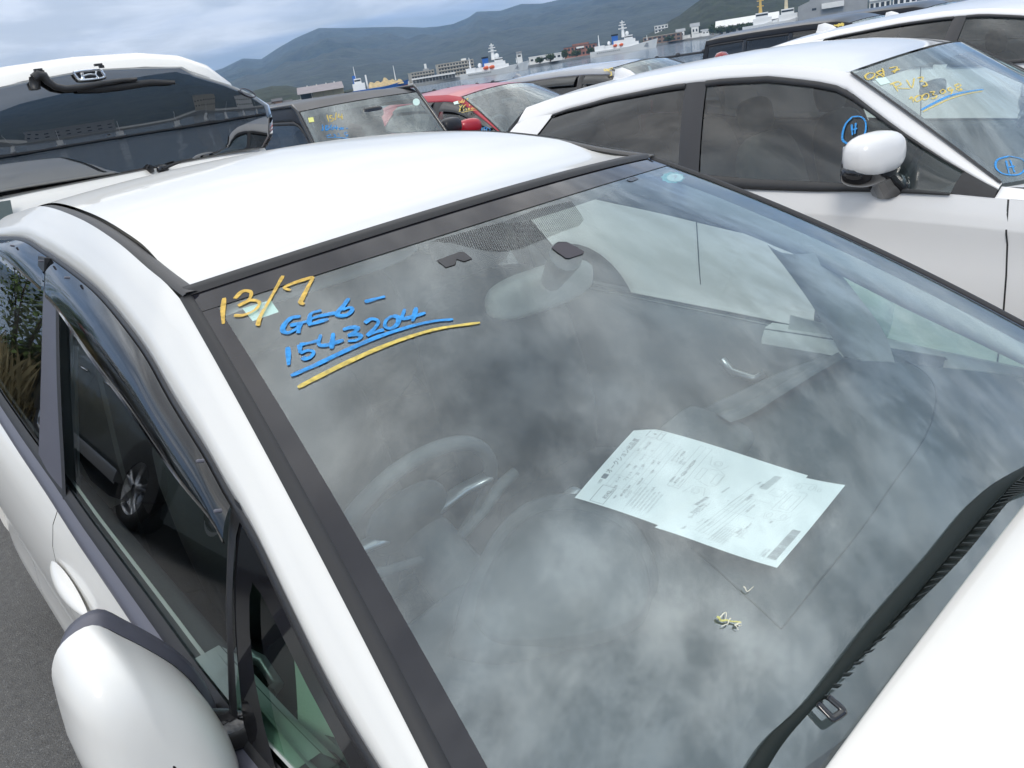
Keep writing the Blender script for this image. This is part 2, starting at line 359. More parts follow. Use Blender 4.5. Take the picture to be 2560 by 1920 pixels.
# --- white side rails (A-pillar to roof rail), from the window line to the moulding
def rail():
    up = [A([-e[0]-.0130, e[1]+.002, e[2]-.001]) for e in (WS.E(t) for t in np.linspace(-.03, .99, 40))]+[ditch(y)+A([-.016, 0, -.002]) for y in np.linspace(1.0, 2.97, 50)]
    up = A(up); lo = A([G(y, z, .004) for y, z in DLs]); n = 90
    ku = up[:, 1]*.905+up[:, 2]*.42; kl = lo[:, 1]*.905+lo[:, 2]*.42; U = resample(up, n, ku); Lw = resample(lo, n, kl); rows = []
    for f in np.linspace(0, 1, 9):
        bul = .009*math.sin(math.pi*f)+.005*math.sin(math.pi*min(1, f*2)); rows.append(Lw*(1-f)+U*f+np.outer(np.ones(n), A([-.8, 0, .55]))*bul)
    tuck = Lw+A([.018, 0, -.004]); return MB().grid([tuck]+rows)
both(rail, 'side_rail', WHITE)
# --- windscreen, enamel border, surround
ws = grid('windshield', WS.grid(-1, 1, -.12, 1, 40, 34), WSG, car)
def frit_band():
    b = MB(); o = .0012
    s1 = lambda t: 1-.085/1  # inner edge of the side band
    n = 30
    for sg in (-1, 1):
        w = .044 if sg < 0 else .025
        b.grid([[WS.P(sg*(1-w*f), t, o) for f in np.linspace(0, 1, 4)] for t in np.linspace(-.12, .938, n)])
    b.grid([[WS.P(s, t, o) for s in np.linspace(-1, 1, 40)] for t in np.linspace(.940, 1, 4)])
    return b
frit_band().build('enamel_border', FRIT, ws, True)
def dots_mat():
    m = bpy.data.materials.new('dotted_enamel'); m.use_nodes = True; nt = m.node_tree; b = nt.nodes['Principled BSDF']; N = nt.nodes.new; L = nt.links.new
    b.inputs['Base Color'].default_value = (.02, .02, .022, 1); b.inputs['Roughness'].default_value = .5
    uv = N('ShaderNodeTexCoord'); mp = N('ShaderNodeMapping'); mp.inputs['Rotation'].default_value = (0, 0, .5); L(uv.outputs['Object'], mp.inputs[0])
    w = N('ShaderNodeTexVoronoi'); w.voronoi_dimensions = '2D'; w.inputs['Scale'].default_value = 260; w.inputs['Randomness'].default_value = .0; L(mp.outputs[0], w.inputs['Vector'])
    r = N('ShaderNodeMath'); r.operation = 'LESS_THAN'; L(w.outputs['Distance'], r.inputs[0]); r.inputs[1].default_value = .31; L(r.outputs[0], b.inputs['Alpha']); return m
DOTS = dots_mat()
def on_ws(poly, off, n=6):
    """flat patch on the windscreen from an outline seen in the photograph"""
    st = A([WS.hit(u, v) for u, v in poly]); c = st.mean(0); rows = []
    for f in np.linspace(0, 1, n): rows.append([WS.P(*(c+(q-c)*f), off) for q in st])
    return MB().grid(rows, cv=True)
def closed(pts, n=40): return spline(list(pts)+[pts[0]], n)[:-1]
C6 = lambda L_: [(1060+x/3.456, 380+y/3.456) for x, y in L_]
on_ws(C6([(60, 770), (330, 700), (700, 600), (960, 500), (1270, 425), (1340, 520), (1380, 590), (1340, 640), (1170, 700), (1000, 770), (850, 830), (700, 862), (560, 860), (400, 825), (250, 785)]), .0010).build('dotted_shade', DOTS, ws, True)
on_ws(C6([(110, 940), (310, 865), (350, 870), (418, 925), (345, 950), (290, 915), (240, 925), (272, 975), (190, 1003)]), .0012).build('sensor_mark', FRIT, ws)
on_ws(C6([(1745, 245), (1810, 215), (1855, 235), (1790, 260)]), .0012).build('tint_mark', FRIT, ws)
def surround():
    b = MB(); q = A([0, -.42, .9])
    for sg in (-1, 1):
        E_ = [WS.E(t)*A([sg, 1, 1]) for t in np.linspace(-.08, 1.0, 40)]
        b.grid([[e+A([-sg*.004, 0, 0])+q*.002 for e in E_], [e+A([sg*.001, 0, 0])+q*.005 for e in E_], [e+A([sg*.008, 0, 0])+q*.005 for e in E_], [e+A([sg*.0145, .003, 0])+q*.0005 for e in E_]])
    T_ = [WS.P(s, 1) for s in np.linspace(-1, 1, 50)]
    b.grid([[e+A([0, -.004, .002]) for e in T_], [e+A([0, .002, .009]) for e in T_], [e+A([0, .019, .013]) for e in T_], [e+A([0, .027, .006]) for e in T_]])
    return b
surround().build('windshield_moulding', RUBBER, car, True)
# --- paint-marker writing on the windscreen
C2 = dict(scale=2.572, org=(440, 640))
o = strokes_on(WS, [[(312, 275), (304, 360), (307, 442)], [(380, 280), (430, 232), (484, 238), (470, 285), (402, 326)], [(402, 326), (480, 290), (538, 303), (510, 352), (440, 384), (375, 388)],
    [(690, 132), (640, 222), (590, 312), (546, 390), (530, 440), (545, 442)], [(738, 226), (700, 206), (790, 168), (886, 140)], [(886, 140), (850, 205), (815, 275), (802, 302), (826, 316)]], .0076, **C2).build('painted_date', YPAINT, ws); tag(o, 'yellow handwritten 13/7')
o = strokes_on(WS, [[(802, 394), (742, 404), (696, 450), (690, 488), (728, 498), (780, 468), (800, 436)], [(735, 452), (805, 436), (860, 420)], [(802, 440), (786, 502)],
    [(936, 355), (868, 377), (858, 442)], [(860, 412), (930, 390), (1030, 370)], [(850, 450), (920, 428), (982, 410)], [(1112, 276), (1080, 322), (1040, 370), (1052, 390), (1104, 382), (1135, 350), (1118, 336), (1070, 352)], [(1214, 300), (1280, 282), (1346, 265)]], .0078, **C2).build('painted_code', BPAINT, ws); tag(o, 'blue handwritten GE6-')
o = strokes_on(WS, [[(720, 590), (724, 650), (726, 708)], [(796, 575), (800, 630)], [(796, 575), (850, 566), (912, 550)], [(800, 630), (850, 612), (886, 622), (870, 652), (835, 666), (812, 655)],
    [(932, 510), (920, 572), (970, 578), (1080, 545)], [(1012, 500), (1002, 602)], [(1075, 480), (1125, 464), (1168, 468), (1150, 492), (1105, 516)], [(1105, 516), (1162, 508), (1190, 522), (1162, 546), (1105, 552)],
    [(1214, 436), (1256, 410), (1300, 422), (1288, 458), (1228, 518)], [(1228, 518), (1280, 496), (1338, 478)], [(1392, 390), (1352, 418), (1345, 458), (1385, 470), (1425, 440), (1430, 400), (1392, 390)],
    [(1472, 345), (1456, 405), (1510, 398), (1605, 370)], [(1546, 335), (1522, 426)]], .0076, **C2).build('painted_number', BPAINT, ws); tag(o, 'blue handwritten 1543204')
strokes_on(WS, [[(740, 775), (900, 705), (1100, 610), (1300, 525), (1500, 460), (1650, 425), (1782, 412)]], .0078, **C2).build('painted_underline', BPAINT, ws)
strokes_on(WS, [[(785, 850), (900, 790), (1100, 690), (1300, 600), (1500, 525), (1700, 470), (1955, 433)]], .0078, **C2).build('painted_underline', YPAINT2, ws)
cc2 = lambda L_: [(440+x/2.572, 640+y/2.572) for x, y in L_]
st = on_ws(cc2([(420, 322), (605, 268), (656, 345), (488, 404)]), -.0045).build('inspection_sticker', STICK, ws); tag(st, 'pale mint square sticker')
on_ws(cc2([(552, 292), (568, 288), (574, 300), (558, 304)]), -.0035).build('sticker_print', INKG, ws)
on_ws(cc2([(520, 335), (545, 325), (548, 350), (535, 372)]), -.0035).build('sticker_print', INKG, ws)
c7 = lambda L_: [(1280+x/1.728, 380+y/1.728) for x, y in L_]
def cog(cx, cy, rx, ry, n=40, k=10, d=.12): return [(cx+rx*(1+d*(i % (n//k) < n//k/2))*math.cos(2*math.pi*i/n), cy+ry*(1+d*(i % (n//k) < n//k/2))*math.sin(2*math.pi*i/n)) for i in range(n)]
on_ws(c7(cog(698, 102, 46, 22)), -.0045).build('service_sticker', STICKT, ws)
on_ws(c7(cog(706, 104, 34, 17, d=0)), -.0035).build('service_sticker_face', STICK, ws)
strokes_on(WS, [[(694, 100), (712, 96), (704, 112)]], .004, off=-.003, scale=1.728, org=(1280, 380)).build('sticker_print', INKG, ws)
# --- bonnet and cowl
def hood_edge(x): return -.030+.9*max(0, abs(x)-.5)**2
HP = []
for w in np.linspace(0, 1, 22):
    row = []
    for s in np.linspace(-1, 1, 41):
        x = s*(.70-.05*w*w); y0 = hood_edge(x); y = y0*(1-w)+(-.70+.16*s*s)*w
        z = 1.014-.012*s*s*s*s-.02*s*s-.10*w-.12*w**2.6-.05*abs(s)**3*w
        row.append(A([x, y, z]))
    HP.append(row)
lip = [[p+A([0, .012, -.03]) for p in HP[0]], [p+A([0, .0035, -.004]) for p in HP[0]]]
grid('bonnet', lip+HP, WHITE, car)
def fender_top():
    rows = []
    for i in range(22):
        h = HP[i][0]; y = h[1]; k = max(0, .25-y); fl = G(y, zbelt(y)-.028, .013); fl = A([fl[0]+.35*k*k, y, min(fl[2], h[2]-.01)]); rows.append([h*(1-g)+fl*g+A([-.012, 0, .014])*math.sin(math.pi*g)-A([0, 0, .004])*(g == 0) for g in (0, .25, .5, .75, 1)])
    y0 = [A([-.745, .16, 1.03])*(1-g)+G(.16, zbelt(.16)-.028, .013)*g for g in (0, .25, .5, .75, 1)]; return MB().grid([y0]+rows)
both(fender_top, 'fender_top', WHITE)
def cowl():
    b = MB(); rows = []
    for f, dz in ((0, .0), (.4, -.012), (1, -.02)):
        rows.append([WS.P(s, -.10, -.02)*(1-f)+A([s*.69, hood_edge(s*.69)+.015, .92])*f+A([0, 0, dz]) for s in np.linspace(-1, 1, 40)])
    return b.grid(rows)
cowl().build('cowl_panel', TRIM, car, True)
# --- wiper: tapered arm, ribbed blade, washer loop
wp = bpy.data.objects.new('wiper', None); link(wp, car)
c5 = lambda L_: [(1660+x/2.44, 1240+y/2.44) for x, y in L_]
def strip_ws(a, b_, off0, off1, m, name, n=60, thick=.006):
    pa, pb = A([WS.hit(u, v) for u, v in spline(a, n)]), A([WS.hit(u, v) for u, v in spline(b_, n)])
    lo = [WS.P(*p, off0) for p in pa]; l2 = [WS.P(*p, off0+thick) for p in pa]; md = [WS.P(*((p+q)/2), (off0+off1)/2+thick*1.35) for p, q in zip(pa, pb)]; h2 = [WS.P(*p, off1+thick) for p in pb]; hi = [WS.P(*p, off1) for p in pb]
    return MB().grid([lo, l2, md, h2, hi]).build(name, m, wp, True)
strip_ws(c5([(2230, -190), (1900, 10), (1600, 360), (1250, 760), (880, 1230), (620, 1480), (470, 1700), (380, 1830)]), c5([(2250, -170), (1990, 60), (1700, 400), (1380, 770), (960, 1230), (720, 1500), (590, 1700), (520, 1830)]), .003, .004, WIPERM, 'wiper_arm', thick=.009)
strip_ws(c5([(2260, -180), (2000, 60), (1700, 405), (1380, 775), (900, 1240)]), c5([(2300, -150), (2110, 20), (1800, 395), (1480, 715), (1040, 1150), (950, 1265)]), .002, .002, WIPERM, 'wiper_blade', thick=.0035)
def ribs():
    pa = A([WS.hit(u, v) for u, v in spline(c5([(2110, -60), (1990, 75), (1720, 385), (1400, 760), (930, 1235)]), 32)]); pb = A([WS.hit(u, v) for u, v in spline(c5([(2260, -40), (2085, 50), (1800, 385), (1480, 715), (985, 1250)]), 32)])
    for p, q in zip(pa, pb):
        a0, a1 = WS.P(*p, .005), WS.P(*q, .005); t = (WS.P(*(pa[1]))-WS.P(*(pa[0]))); t = t/np.linalg.norm(t)*.0016; n_ = WS.N(*p)*.009
        MB().add([a0-t, a0+t, a1+t, a1-t, a0-t+n_, a0+t+n_, a1+t+n_*.8, a1-t+n_*.8], [(0, 1, 5, 4), (1, 2, 6, 5), (2, 3, 7, 6), (3, 0, 4, 7), (4, 5, 6, 7)]).build('rib', DARKRIB, wp)
DARKRIB = mat('worn_black_plastic', (.022, .027, .026), .55, spec=.3)
ribs()
def loop():
    P = c5([(905, 1285), (985, 1370), (1005, 1375), (1050, 1345), (1055, 1325), (965, 1245)]); q = [WS.hit(u, v) for u, v in spline(P, 30)]
    return MB().tube([WS.P(*p, .012) for p in q], .0042, 8, flat=.6)
loop().build('washer_loop', GLOSSB, wp, True)
# --- side glazing (both sides)
def pane(y0, y1, off=-.006, zl=-.02, zt=.01, n=24, m=16):
    return lambda: MB().grid([[G(y, (zbelt(y)+zl)*(1-f)+(ztop(y)+zt)*f, off) for f in np.linspace(0, 1, m)] for y in np.linspace(y0, y1, n)])
both(pane(.585, 1.66), 'front_door_glass', SIDEG)
both(pane(1.62, 2.52), 'rear_door_glass', TINTG)
both(pane(.10, .60, zt=.0, zl=-.03), 'quarter_glass', GREENG)
both(pane(2.55, 2.92), 'rear_quarter_glass', PRIVG)
def stripG(pl, pr, off, n=14, bul=.003):
    return lambda: MB().grid([[G(*(A(a)*(1-f)+A(b)*f), off+bul*math.sin(math.pi*f)) for f in np.linspace(0, 1, 6)] for a, b in zip(spline(pl, n), spline(pr, n))])
both(stripG([(1.415, .99), (1.46, 1.10), (1.54, 1.24), (1.60, 1.36), (1.63, 1.44)], [(1.66, 1.0), (1.668, 1.10), (1.69, 1.22), (1.725, 1.34), (1.75, 1.45)], .002), 'door_pillar', SATIN)
both(stripG([(1.405, .985), (1.435, 1.06), (1.50, 1.19), (1.585, 1.36)], [(1.43, .985), (1.462, 1.06), (1.53, 1.19), (1.61, 1.37)], .004), 'glass_run', RUBBER)
both(stripG([(2.50, 1.06), (2.52, 1.2), (2.54, 1.42)], [(2.58, 1.07), (2.59, 1.2), (2.60, 1.41)], .002), 'rear_pillar', TRIM)
both(stripG([(.560, .935), (.595, 1.04), (.610, 1.09), (.618, 1.17), (.60, 1.215)], [(.588, .935), (.615, 1.04), (.628, 1.09), (.640, 1.17), (.638, 1.215)], .004), 'glass_divider', TRIM)
def frame_top():
    rows = []
    for dz, o_ in ((.004, .0), (.0, .007), (-.010, .008), (-.017, .001)): rows.append([G(y, z+dz*1.0, o_) for y, z in DLs[8:]])
    return MB().grid(rows)
both(frame_top, 'window_frame', TRIM)
def belt(o0, z0, o1, z1, bul, ys=np.linspace(.02, 2.95, 60)):
    return lambda: MB().grid([[G(y, zbelt(y)+z0*(1-f)+z1*f, o0*(1-f)+o1*f+bul*math.sin(math.pi*f)) for y in ys] for f in np.linspace(0, 1, 6)])
both(belt(-.004, .014, .006, -.004, .003), 'window_seal', RUBBER)
both(belt(.006, -.003, .015, -.030, .006), 'belt_moulding', SATIN)
# smoked weather shields over both door windows
def visor(lowpx, y0, y1, n=40):
    def f():
        lo = A([hitG(u, v, .024) for u, v in lowpx]); lo = resample(spline(lo, 60), n); q0, q1 = lo[:, 1].min(), lo[:, 1].max(); rows = []
        ys = np.linspace(y0, y1, n); lo = lo[np.argsort(lo[:, 1])]; up = A([G(y, ztop(y)-.006, .010) for y in ys])
        for g in np.linspace(0, 1, 8):
            rows.append(up*(1-g)+lo*g+np.outer(np.sin(np.linspace(.25, 2.9, n)), A([-.93, 0, .36]))*(.012*math.sin(math.pi*g**.8)))
        rows.append(lo+A([.003, 0, -.002])); return MB().grid(rows)
    return f
both(visor([(556, 1358), (525, 1300), (450, 1210), (385, 1120), (313, 1016), (230, 905), (150, 787), (112, 742)], .63, 1.685), 'door_visor', VISG)
both(visor([(102, 728), (60, 690), (14, 650), (-30, 620)], 1.70, 2.44, 24), 'rear_door_visor', VISG)
for (u, v) in ((163, 694), (98, 652), (27, 614), (494, 1153), (538, 1278)):
    p = hitG(u, v, .032); MB().lathe([(.0, .002), (.0018, .0018), (.0026, 0), (.0026, -.008)], p, (-.93, 0, .36), 10).build('visor_clip', SATIN, car, True)
both(lambda: MB().box((-.612, 1.695, 1.418), (.016, .06, .03), roty(.36)), 'visor_bracket', TRIM, smooth=False)
# --- doors, flanks
def flank(y0, y1, inset=0.):
    prof = [(.006, .013, -.028), (.0, -.818, -.05), (.0, -.834, -.095), (0, -.846, -.17), (0, -.850, -.25), (0, -.845, -.36), (0, -.833, -.47), (0, -.826, -.56), (0, -.836, -.64), (0, -.840, -.68), (0, -.815, -.77)]
    def f():
        rows = []
        for i, (a, x, dz) in enumerate(prof):
            row = []
            for y in np.linspace(y0, y1, max(4, int((y1-y0)*22))):
                zb = zbelt(y); k = max(0, .25-y); tp = .35*k*k+.10*max(0, y-2.6)**2; sh = 1-.0*y
                p = G(y, zb+dz, .013) if i == 0 else A([x+tp*(1 if i else 1)+(.012 if i == 1 else 0)*0, y, zb+dz*(zb-.22)/.77])
                row.append(p)
            rows.append(row)
        return MB().grid(rows)
    return f
fd = both(flank(.30, 1.428), 'front_door', WHITE); rd = both(flank(1.432, 2.38), 'rear_door', WHITE)
both(flank(-.62, .297), 'front_fender', WHITE); both(flank(2.384, 3.02), 'rear_fender', WHITE)
for dobj, yy in ((fd, 1.30), (rd, 2.24)):
    for i, sg in enumerate((1, -1)):
        P = []
        for f in np.linspace(0, 1, 14):
            w = math.sin(math.pi*min(.999, f*.98+.01))**.6; y = yy-.13+.25*f; z = zbelt(yy)-.125+.014*f
            P.append([A([sg*(-.844-.021*w*math.cos(q)-.002), y, z+.017*w*math.sin(q)]) for q in np.linspace(-1.9, 1.9, 9)])
        MB().grid(P).build('door_handle', WHITE, dobj[i], True)
def rear_end():
    b = MB(); rows = []
    for z, y, hw in ((1.40, 2.985, .50), (1.33, 3.03, .60), (1.14, 3.07, .71)): rows.append([A([s*hw, y-.06*s*s*0-.14*abs(s)**3, z-.02*s*s]) for s in np.linspace(-1, 1, 21)])
    return rows
grid('rear_glass', rear_end(), PRIVG, car)
def rear_pillar():
    def edge(z): return A([-np.interp(z, (1.13, 1.32, 1.385), (.71, .60, .50)), np.interp(z, (1.13, 1.32, 1.385), (3.07, 3.03, 2.985))-.14, z])
    rows = []
    for f in np.linspace(0, 1, 12):
        z = zbelt(2.9)+(1.42-zbelt(2.9))*f; zg = min(z, ztop(2.88)); p = G(2.88, zg, .004) if f < .98 else ditch(2.9); e = edge(min(z, 1.385)); e[2] = min(z, 1.40); rows.append([p*(1-g)+e*g+A([-.012*math.sin(math.pi*g), .02*math.sin(math.pi*g), 0]) for g in np.linspace(0, 1, 6)])
    return MB().grid(rows)
both(rear_pillar, 'rear_quarter_panel', WHITE)
grid('roof_spoiler', [[A([s*.53, y-.06*s*s, z-.03*s*s]) for s in np.linspace(-1, 1, 17)] for y, z in ((2.93, 1.432), (3.02, 1.425), (3.08, 1.412), (3.085, 1.400), (2.99, 1.39))], WHITE, car)
grid('tailgate', [[A([s*hw, y-.12*abs(s)**3, z]) for s in np.linspace(-1, 1, 21)] for z, y, hw in ((1.14, 3.075, .74), (.95, 3.10, .80), (.70, 3.10, .83), (.55, 3.14, .84), (.35, 3.13, .83), (.22, 3.08, .80))], WHITE, car)
grid('front_bumper', [[A([s*hw, y+.30*abs(s)**3, z-.03*s*s]) for s in np.linspace(-1, 1, 25)] for z, y, hw in ((.785, -.69, .66), (.72, -.75, .76), (.60, -.79, .82), (.42, -.78, .83), (.25, -.74, .80))], WHITE, car)
MB().blob((0, -.755, .69), (.38, .03, .05), ex=3).build('grille', GLOSSB, car, True)
both(lambda: MB().blob((-.56, -.60, .755), (.17, .17, .075), ex=2.6, R=rotz(-.5)), 'headlight', CLEARL)
both(lambda: MB().blob((-.70, 3.02, .98), (.07, .08, .17), ex=3), 'tail_light', REDL)
def wheel(cx, cy, r, w, parent, sg=-1, spokes=5):
    t = MB().lathe([(r*.66, w*.42), (r*.70, w/2), (r*.93, w/2), (r, w*.36), (r, -w*.36), (r*.93, -w/2), (r*.66, -w/2)], (cx, cy, r), (sg, 0, 0), 32).build('tyre', TYRE, parent, True)
    MB().lathe([(r*.70, w*.47), (r*.64, w*.45), (r*.62, w*.15), (.0, w*.12)], (cx, cy, r), (sg, 0, 0), 32).build('rim', ALLOY, t, True)
    sp = MB()
    for k in range(spokes):
        a = 2*math.pi*k/spokes+.3
        for d in (-.13, .13):
            q = A([0, math.cos(a+d), math.sin(a+d)]); q0 = A([0, math.cos(a+d*.4), math.sin(a+d*.4)]); c = A([cx, cy, r])+A([sg, 0, 0])*w*.42
            sp.tube([c+q0*r*.10, c+q0*r*.38+A([sg, 0, 0])*.008, c+q*r*.67], [.026, .019, .016], 6)
    sp.lathe([(.0, w*.47), (r*.17, w*.45), (r*.19, w*.3)], (cx, cy, r), (sg, 0, 0), 16).build('spoke', ALLOY, t, True)
    return t
for cy in (0, 2.5):
    for sg in (-1, 1):
        wheel(sg*.70, cy, .30, .185, car, sg)
        grid('wheel_arch', [[A([sg*(.812+dx), cy+rr*math.cos(a), .30+rr*math.sin(a)]) for a in np.linspace(-.25, math.pi+.25, 26)] for rr, dx in ((.20, .003), (.345, .008), (.36, .004))], RUBBER, car)
# --- door mirrors
def mirror_parts():
    O = A([(-.957, 1.05), (-.951, 1.10), (-.944, 1.136), (-.925, 1.160), (-.892, 1.163), (-.869, 1.130), (-.846, 1.090), (-.828, 1.052), (-.815, 1.008), (-.809, .955), (-.815, .915), (-.842, .893), (-.898, .893), (-.938, .925), (-.956, .985)])
    ring = spline(np.vstack([O, O[:1]]), 61)[:-1]; c0 = A([-.884, 1.022])
    for sg in (1, -1):
        mr = bpy.data.objects.new('door_mirror', None); link(mr, car)
        def shell(prof): return MB().grid([[A([sg*(c0[0]+(p[0]-c0[0])*k+ox), y, c0[1]+(p[1]-c0[1])*k-(.028 if sg < 0 else 0)]) for p in ring] for y, k, ox in prof], cv=True)
        shell([(.486, .02, .0), (.487, .30, 0), (.490, .52, 0), (.497, .70, 0), (.508, .83, 0), (.524, .92, 0), (.546, .975, 0), (.572, .998, 0), (.604, 1.0, 0)]).build('mirror_cap', WHITE, mr, True)
        shell([(.604, .985, .002), (.608, 1.0, .004), (.622, 1.0, .010), (.636, .985, .014), (.638, .94, .014), (.628, .90, .012)]).build('mirror_rim', SATIN, mr, True)
        shell([(.630, .91, .012), (.630, .01, .012)]).build('mirror_glass', MIRRORG, mr, True)
        MB().tube([A([sg*-.83, .60, .955]), A([sg*-.80, .58, .945]), A([sg*-.77, .56, .935])], [.032, .030, .03], 14, flat=.7).build('mirror_foot', GLOSSB, mr, True)
mirror_parts()
# --- black printed border of the quarter panes, leaving a clear sliver
def quarter_border():
    V = np.r_[np.linspace(1238, 1455, 10), np.linspace(1462, 2060, 24)]; b = MB(); I = lambda v, L_: float(np.interp(v, *zip(*[(q[1], q[0]) for q in L_])))
    D = [(592, 1235), (590, 1350), (585, 1500), (590, 1610), (605, 1780), (645, 2060)]; Lf = [(631, 1459), (623, 1492), (624, 1581), (636, 1693), (657, 1804), (688, 1920), (745, 2060)]; Rt = [(631, 1459), (648, 1474), (701, 1581), (768, 1715), (835, 1840), (875, 1920), (955, 2060)]; T_ = [(585, 1235), (648, 1336), (737, 1519), (826, 1697), (900, 1827), (1035, 2060)]
    g = lambda u, v: hitG(u, v, .0015)
    b.grid([[g(I(v, D)*(1-f)+I(v, T_)*f, v) for f in (0, .33, .66, 1)] for v in V[:10]])
    b.grid([[g(I(v, D)*(1-f)+I(v, Lf)*f, v) for f in (0, .5, 1)] for v in V[9:]]); b.grid([[g(I(v, Rt)*(1-f)+I(v, T_)*f, v) for f in (0, .5, 1)] for v in V[9:]])
    return b
both(quarter_border, 'quarter_glass_border', GLOSSB)
# ================================================================== cabin of the foreground hatchback
cab = car
def ws_base_y(x): return WS.P(max(-1, min(1, x/.72)), 0)[1]
def dash_rear(x): return .60+.10*math.exp(-((x-.05)/.28)**2)*.5-.10*max(0, abs(x)-.35)
def dash_z(x, y):
    f = (y-ws_base_y(x))/.6; z = .962-.045*f-.012*(abs(x)/.7)**2
    z += .020*math.exp(-((x-.40)/.26)**4)*max(0, min(1, (y-.12)/.2))          # raised pad before the passenger
    z -= .020*math.exp(-((x+.05)/.10)**2)*max(0, min(1, (y-.35)/.15))          # hollow in the middle
    return z
DP = []
for f in np.linspace(0, 1, 30):
    DP.append([A([x, (ws_base_y(x)-.03)*(1-f)+dash_rear(x)*f, dash_z(x, (ws_base_y(x)-.03)*(1-f)+dash_rear(x)*f)]) for x in np.linspace(-.715, .715, 61)])
roll = [[p+A([0, .018, -.010]) for p in DP[-1]], [p+A([0, .026, -.035]) for p in DP[-1]], [p+A([0, .012, -.10]) for p in DP[-1]], [p+A([0, -.05, -.24]) for p in DP[-1]], [p+A([0, -.12, -.42]) for p in DP[-1]]]
dash = grid('dashboard', DP+roll, DASH, cab)
def seam(px, z=None, r=.0013, name='panel_seam', m=RUBBER):
    P = []
    for u, v in spline(px, max(12, 6*len(px))):
        p = on(2, .95, u, v)
        for _ in range(6): p = on(2, dash_z(p[0], p[1])+.0006, u, v)
        P.append(p)
    return MB().tube(P, r, 5).build(name, m, dash, True)
seam([(2110, 893), (2200, 890), (2270, 905), (2325, 945), (2340, 1000), (2312, 1092), (2229, 1213), (2148, 1329), (2050, 1450), (1953, 1572)])
seam([(1953, 1572), (1900, 1522), (1840, 1468), (1783, 1416), (1720, 1362)])
# silver garnish along the passenger edge, hollow lid in the middle, defroster outlet
def garnish():
    a = spline([(1826, 1056), (1880, 1035), (1960, 985), (2040, 935), (2110, 895)], 20); b = spline([(1790, 1034), (1850, 1012), (1950, 960), (2030, 915), (2096, 880)], 20); r = []
    for L_, dz in ((b, -.012), (b, .004), (a, .012), (a, .0)): r.append([on(2, .955+dz, u, v) for u, v in L_])
    return MB().grid(r)
garnish().build('dash_garnish', DASH2, dash, True)
def pad(px, z0, z1, n=36, inset=.82, front=0.):
    base = A([on(2, z0, u, v) for u, v in closed(px, n)]); c = base.mean(0); rows = [base+A([0, 0, -.05]), base]
    for f, h in ((.97, .45), (.92, .78), (inset, 1.0), (.5, 1.06), (.02, 1.08)):
        q = c+(base-c)*f; q[:, 2] = z0+(z1-z0)*h; rows.append(q)
    return MB().grid(rows, cv=True)
pad([(1646, 1080), (1714, 1029), (1758, 1031), (1816, 1053), (1874, 1078), (1888, 1105), (1866, 1136), (1835, 1165), (1760, 1180), (1690, 1150)], .938, .956).build('centre_lid', DASH2, dash, True)
hood = pad([(1120, 1640), (1150, 1520), (1185, 1440), (1228, 1360), (1290, 1295), (1360, 1262), (1440, 1254), (1530, 1276), (1600, 1330), (1642, 1410), (1652, 1480), (1620, 1545), (1540, 1600), (1400, 1650), (1240, 1670)], .925, .960, 60).build('instrument_hood', DASH, dash, True)
pad([(1180, 1560), (1195, 1480), (1225, 1410), (1275, 1330), (1340, 1285), (1420, 1272), (1510, 1290), (1580, 1340), (1618, 1420), (1622, 1490), (1590, 1545), (1500, 1580), (1350, 1600), (1240, 1600)], .957, .966, 60, .9).build('instrument_lid', DASH, hood, True)
def defroster():
    b = MB()
    for x in np.linspace(-.52, .52, 60):
        y = ws_base_y(x)+.035; b.box((x, y, dash_z(x, y)+.001), (.003, .035, .006))
    return b
# steering wheel
sw = bpy.data.objects.new('steering_wheel', None); link(sw, cab)
SWC = A([-.365, .775, .945]); tl = math.radians(-25); ex, ey = A([1., 0, 0]), A([0, math.sin(tl), math.cos(tl)]); ez = np.cross(ex, ey)
ring = [SWC+.182*(math.cos(a)*ex+math.sin(a)*ey) for a in np.linspace(0, 2*math.pi, 49)]
MB().tube(ring, .0135, 12, caps=False).build('rim', DASH2, sw, True)
MB().blob(SWC+ez*-.02, (.085, .03, .07), ex=2.6, R=np.stack([ex, -ez, ey], 1)).build('hub', DASH, sw, True)
for a0, a1, m_ in ((-.12, .1, SILVT), (math.pi+.12, math.pi-.1, SILVT), (-math.pi/2-.25, -math.pi/2-.25, DASH2), (-math.pi/2+.25, -math.pi/2+.25, DASH2)):
    MB().tube([SWC+.06*(math.cos(a0)*ex+math.sin(a0)*ey)-ez*.012, SWC+.12*(math.cos(a1)*ex+math.sin(a1)*ey)-ez*.008, SWC+.178*(math.cos(a1)*ex+math.sin(a1)*ey)], [.020, .017, .018], 10, flat=.5).build('spoke', m_, sw, True)
MB().tube([SWC+ez*.03, SWC+ez*.12-ey*.02, A([-.365, .52, .85])], [.05, .055, .07], 14).build('steering_column', DASH, cab, True)
for sg in (-1, 1):
    p0 = A([-.365+sg*.04, .70, .925]); MB().tube([p0, p0+A([sg*.07, .012, .012]), p0+A([sg*.13, .03, .03]), p0+A([sg*.175, .035, .036])], [.008, .009, .012, .011], 10).build('stalk', DASH2, cab, True)
MB().blob(on(2, .94, 1432, 1238), (.018, .014, .012), 8, 14, 3).build('vent_knob', SILVT, dash, True)
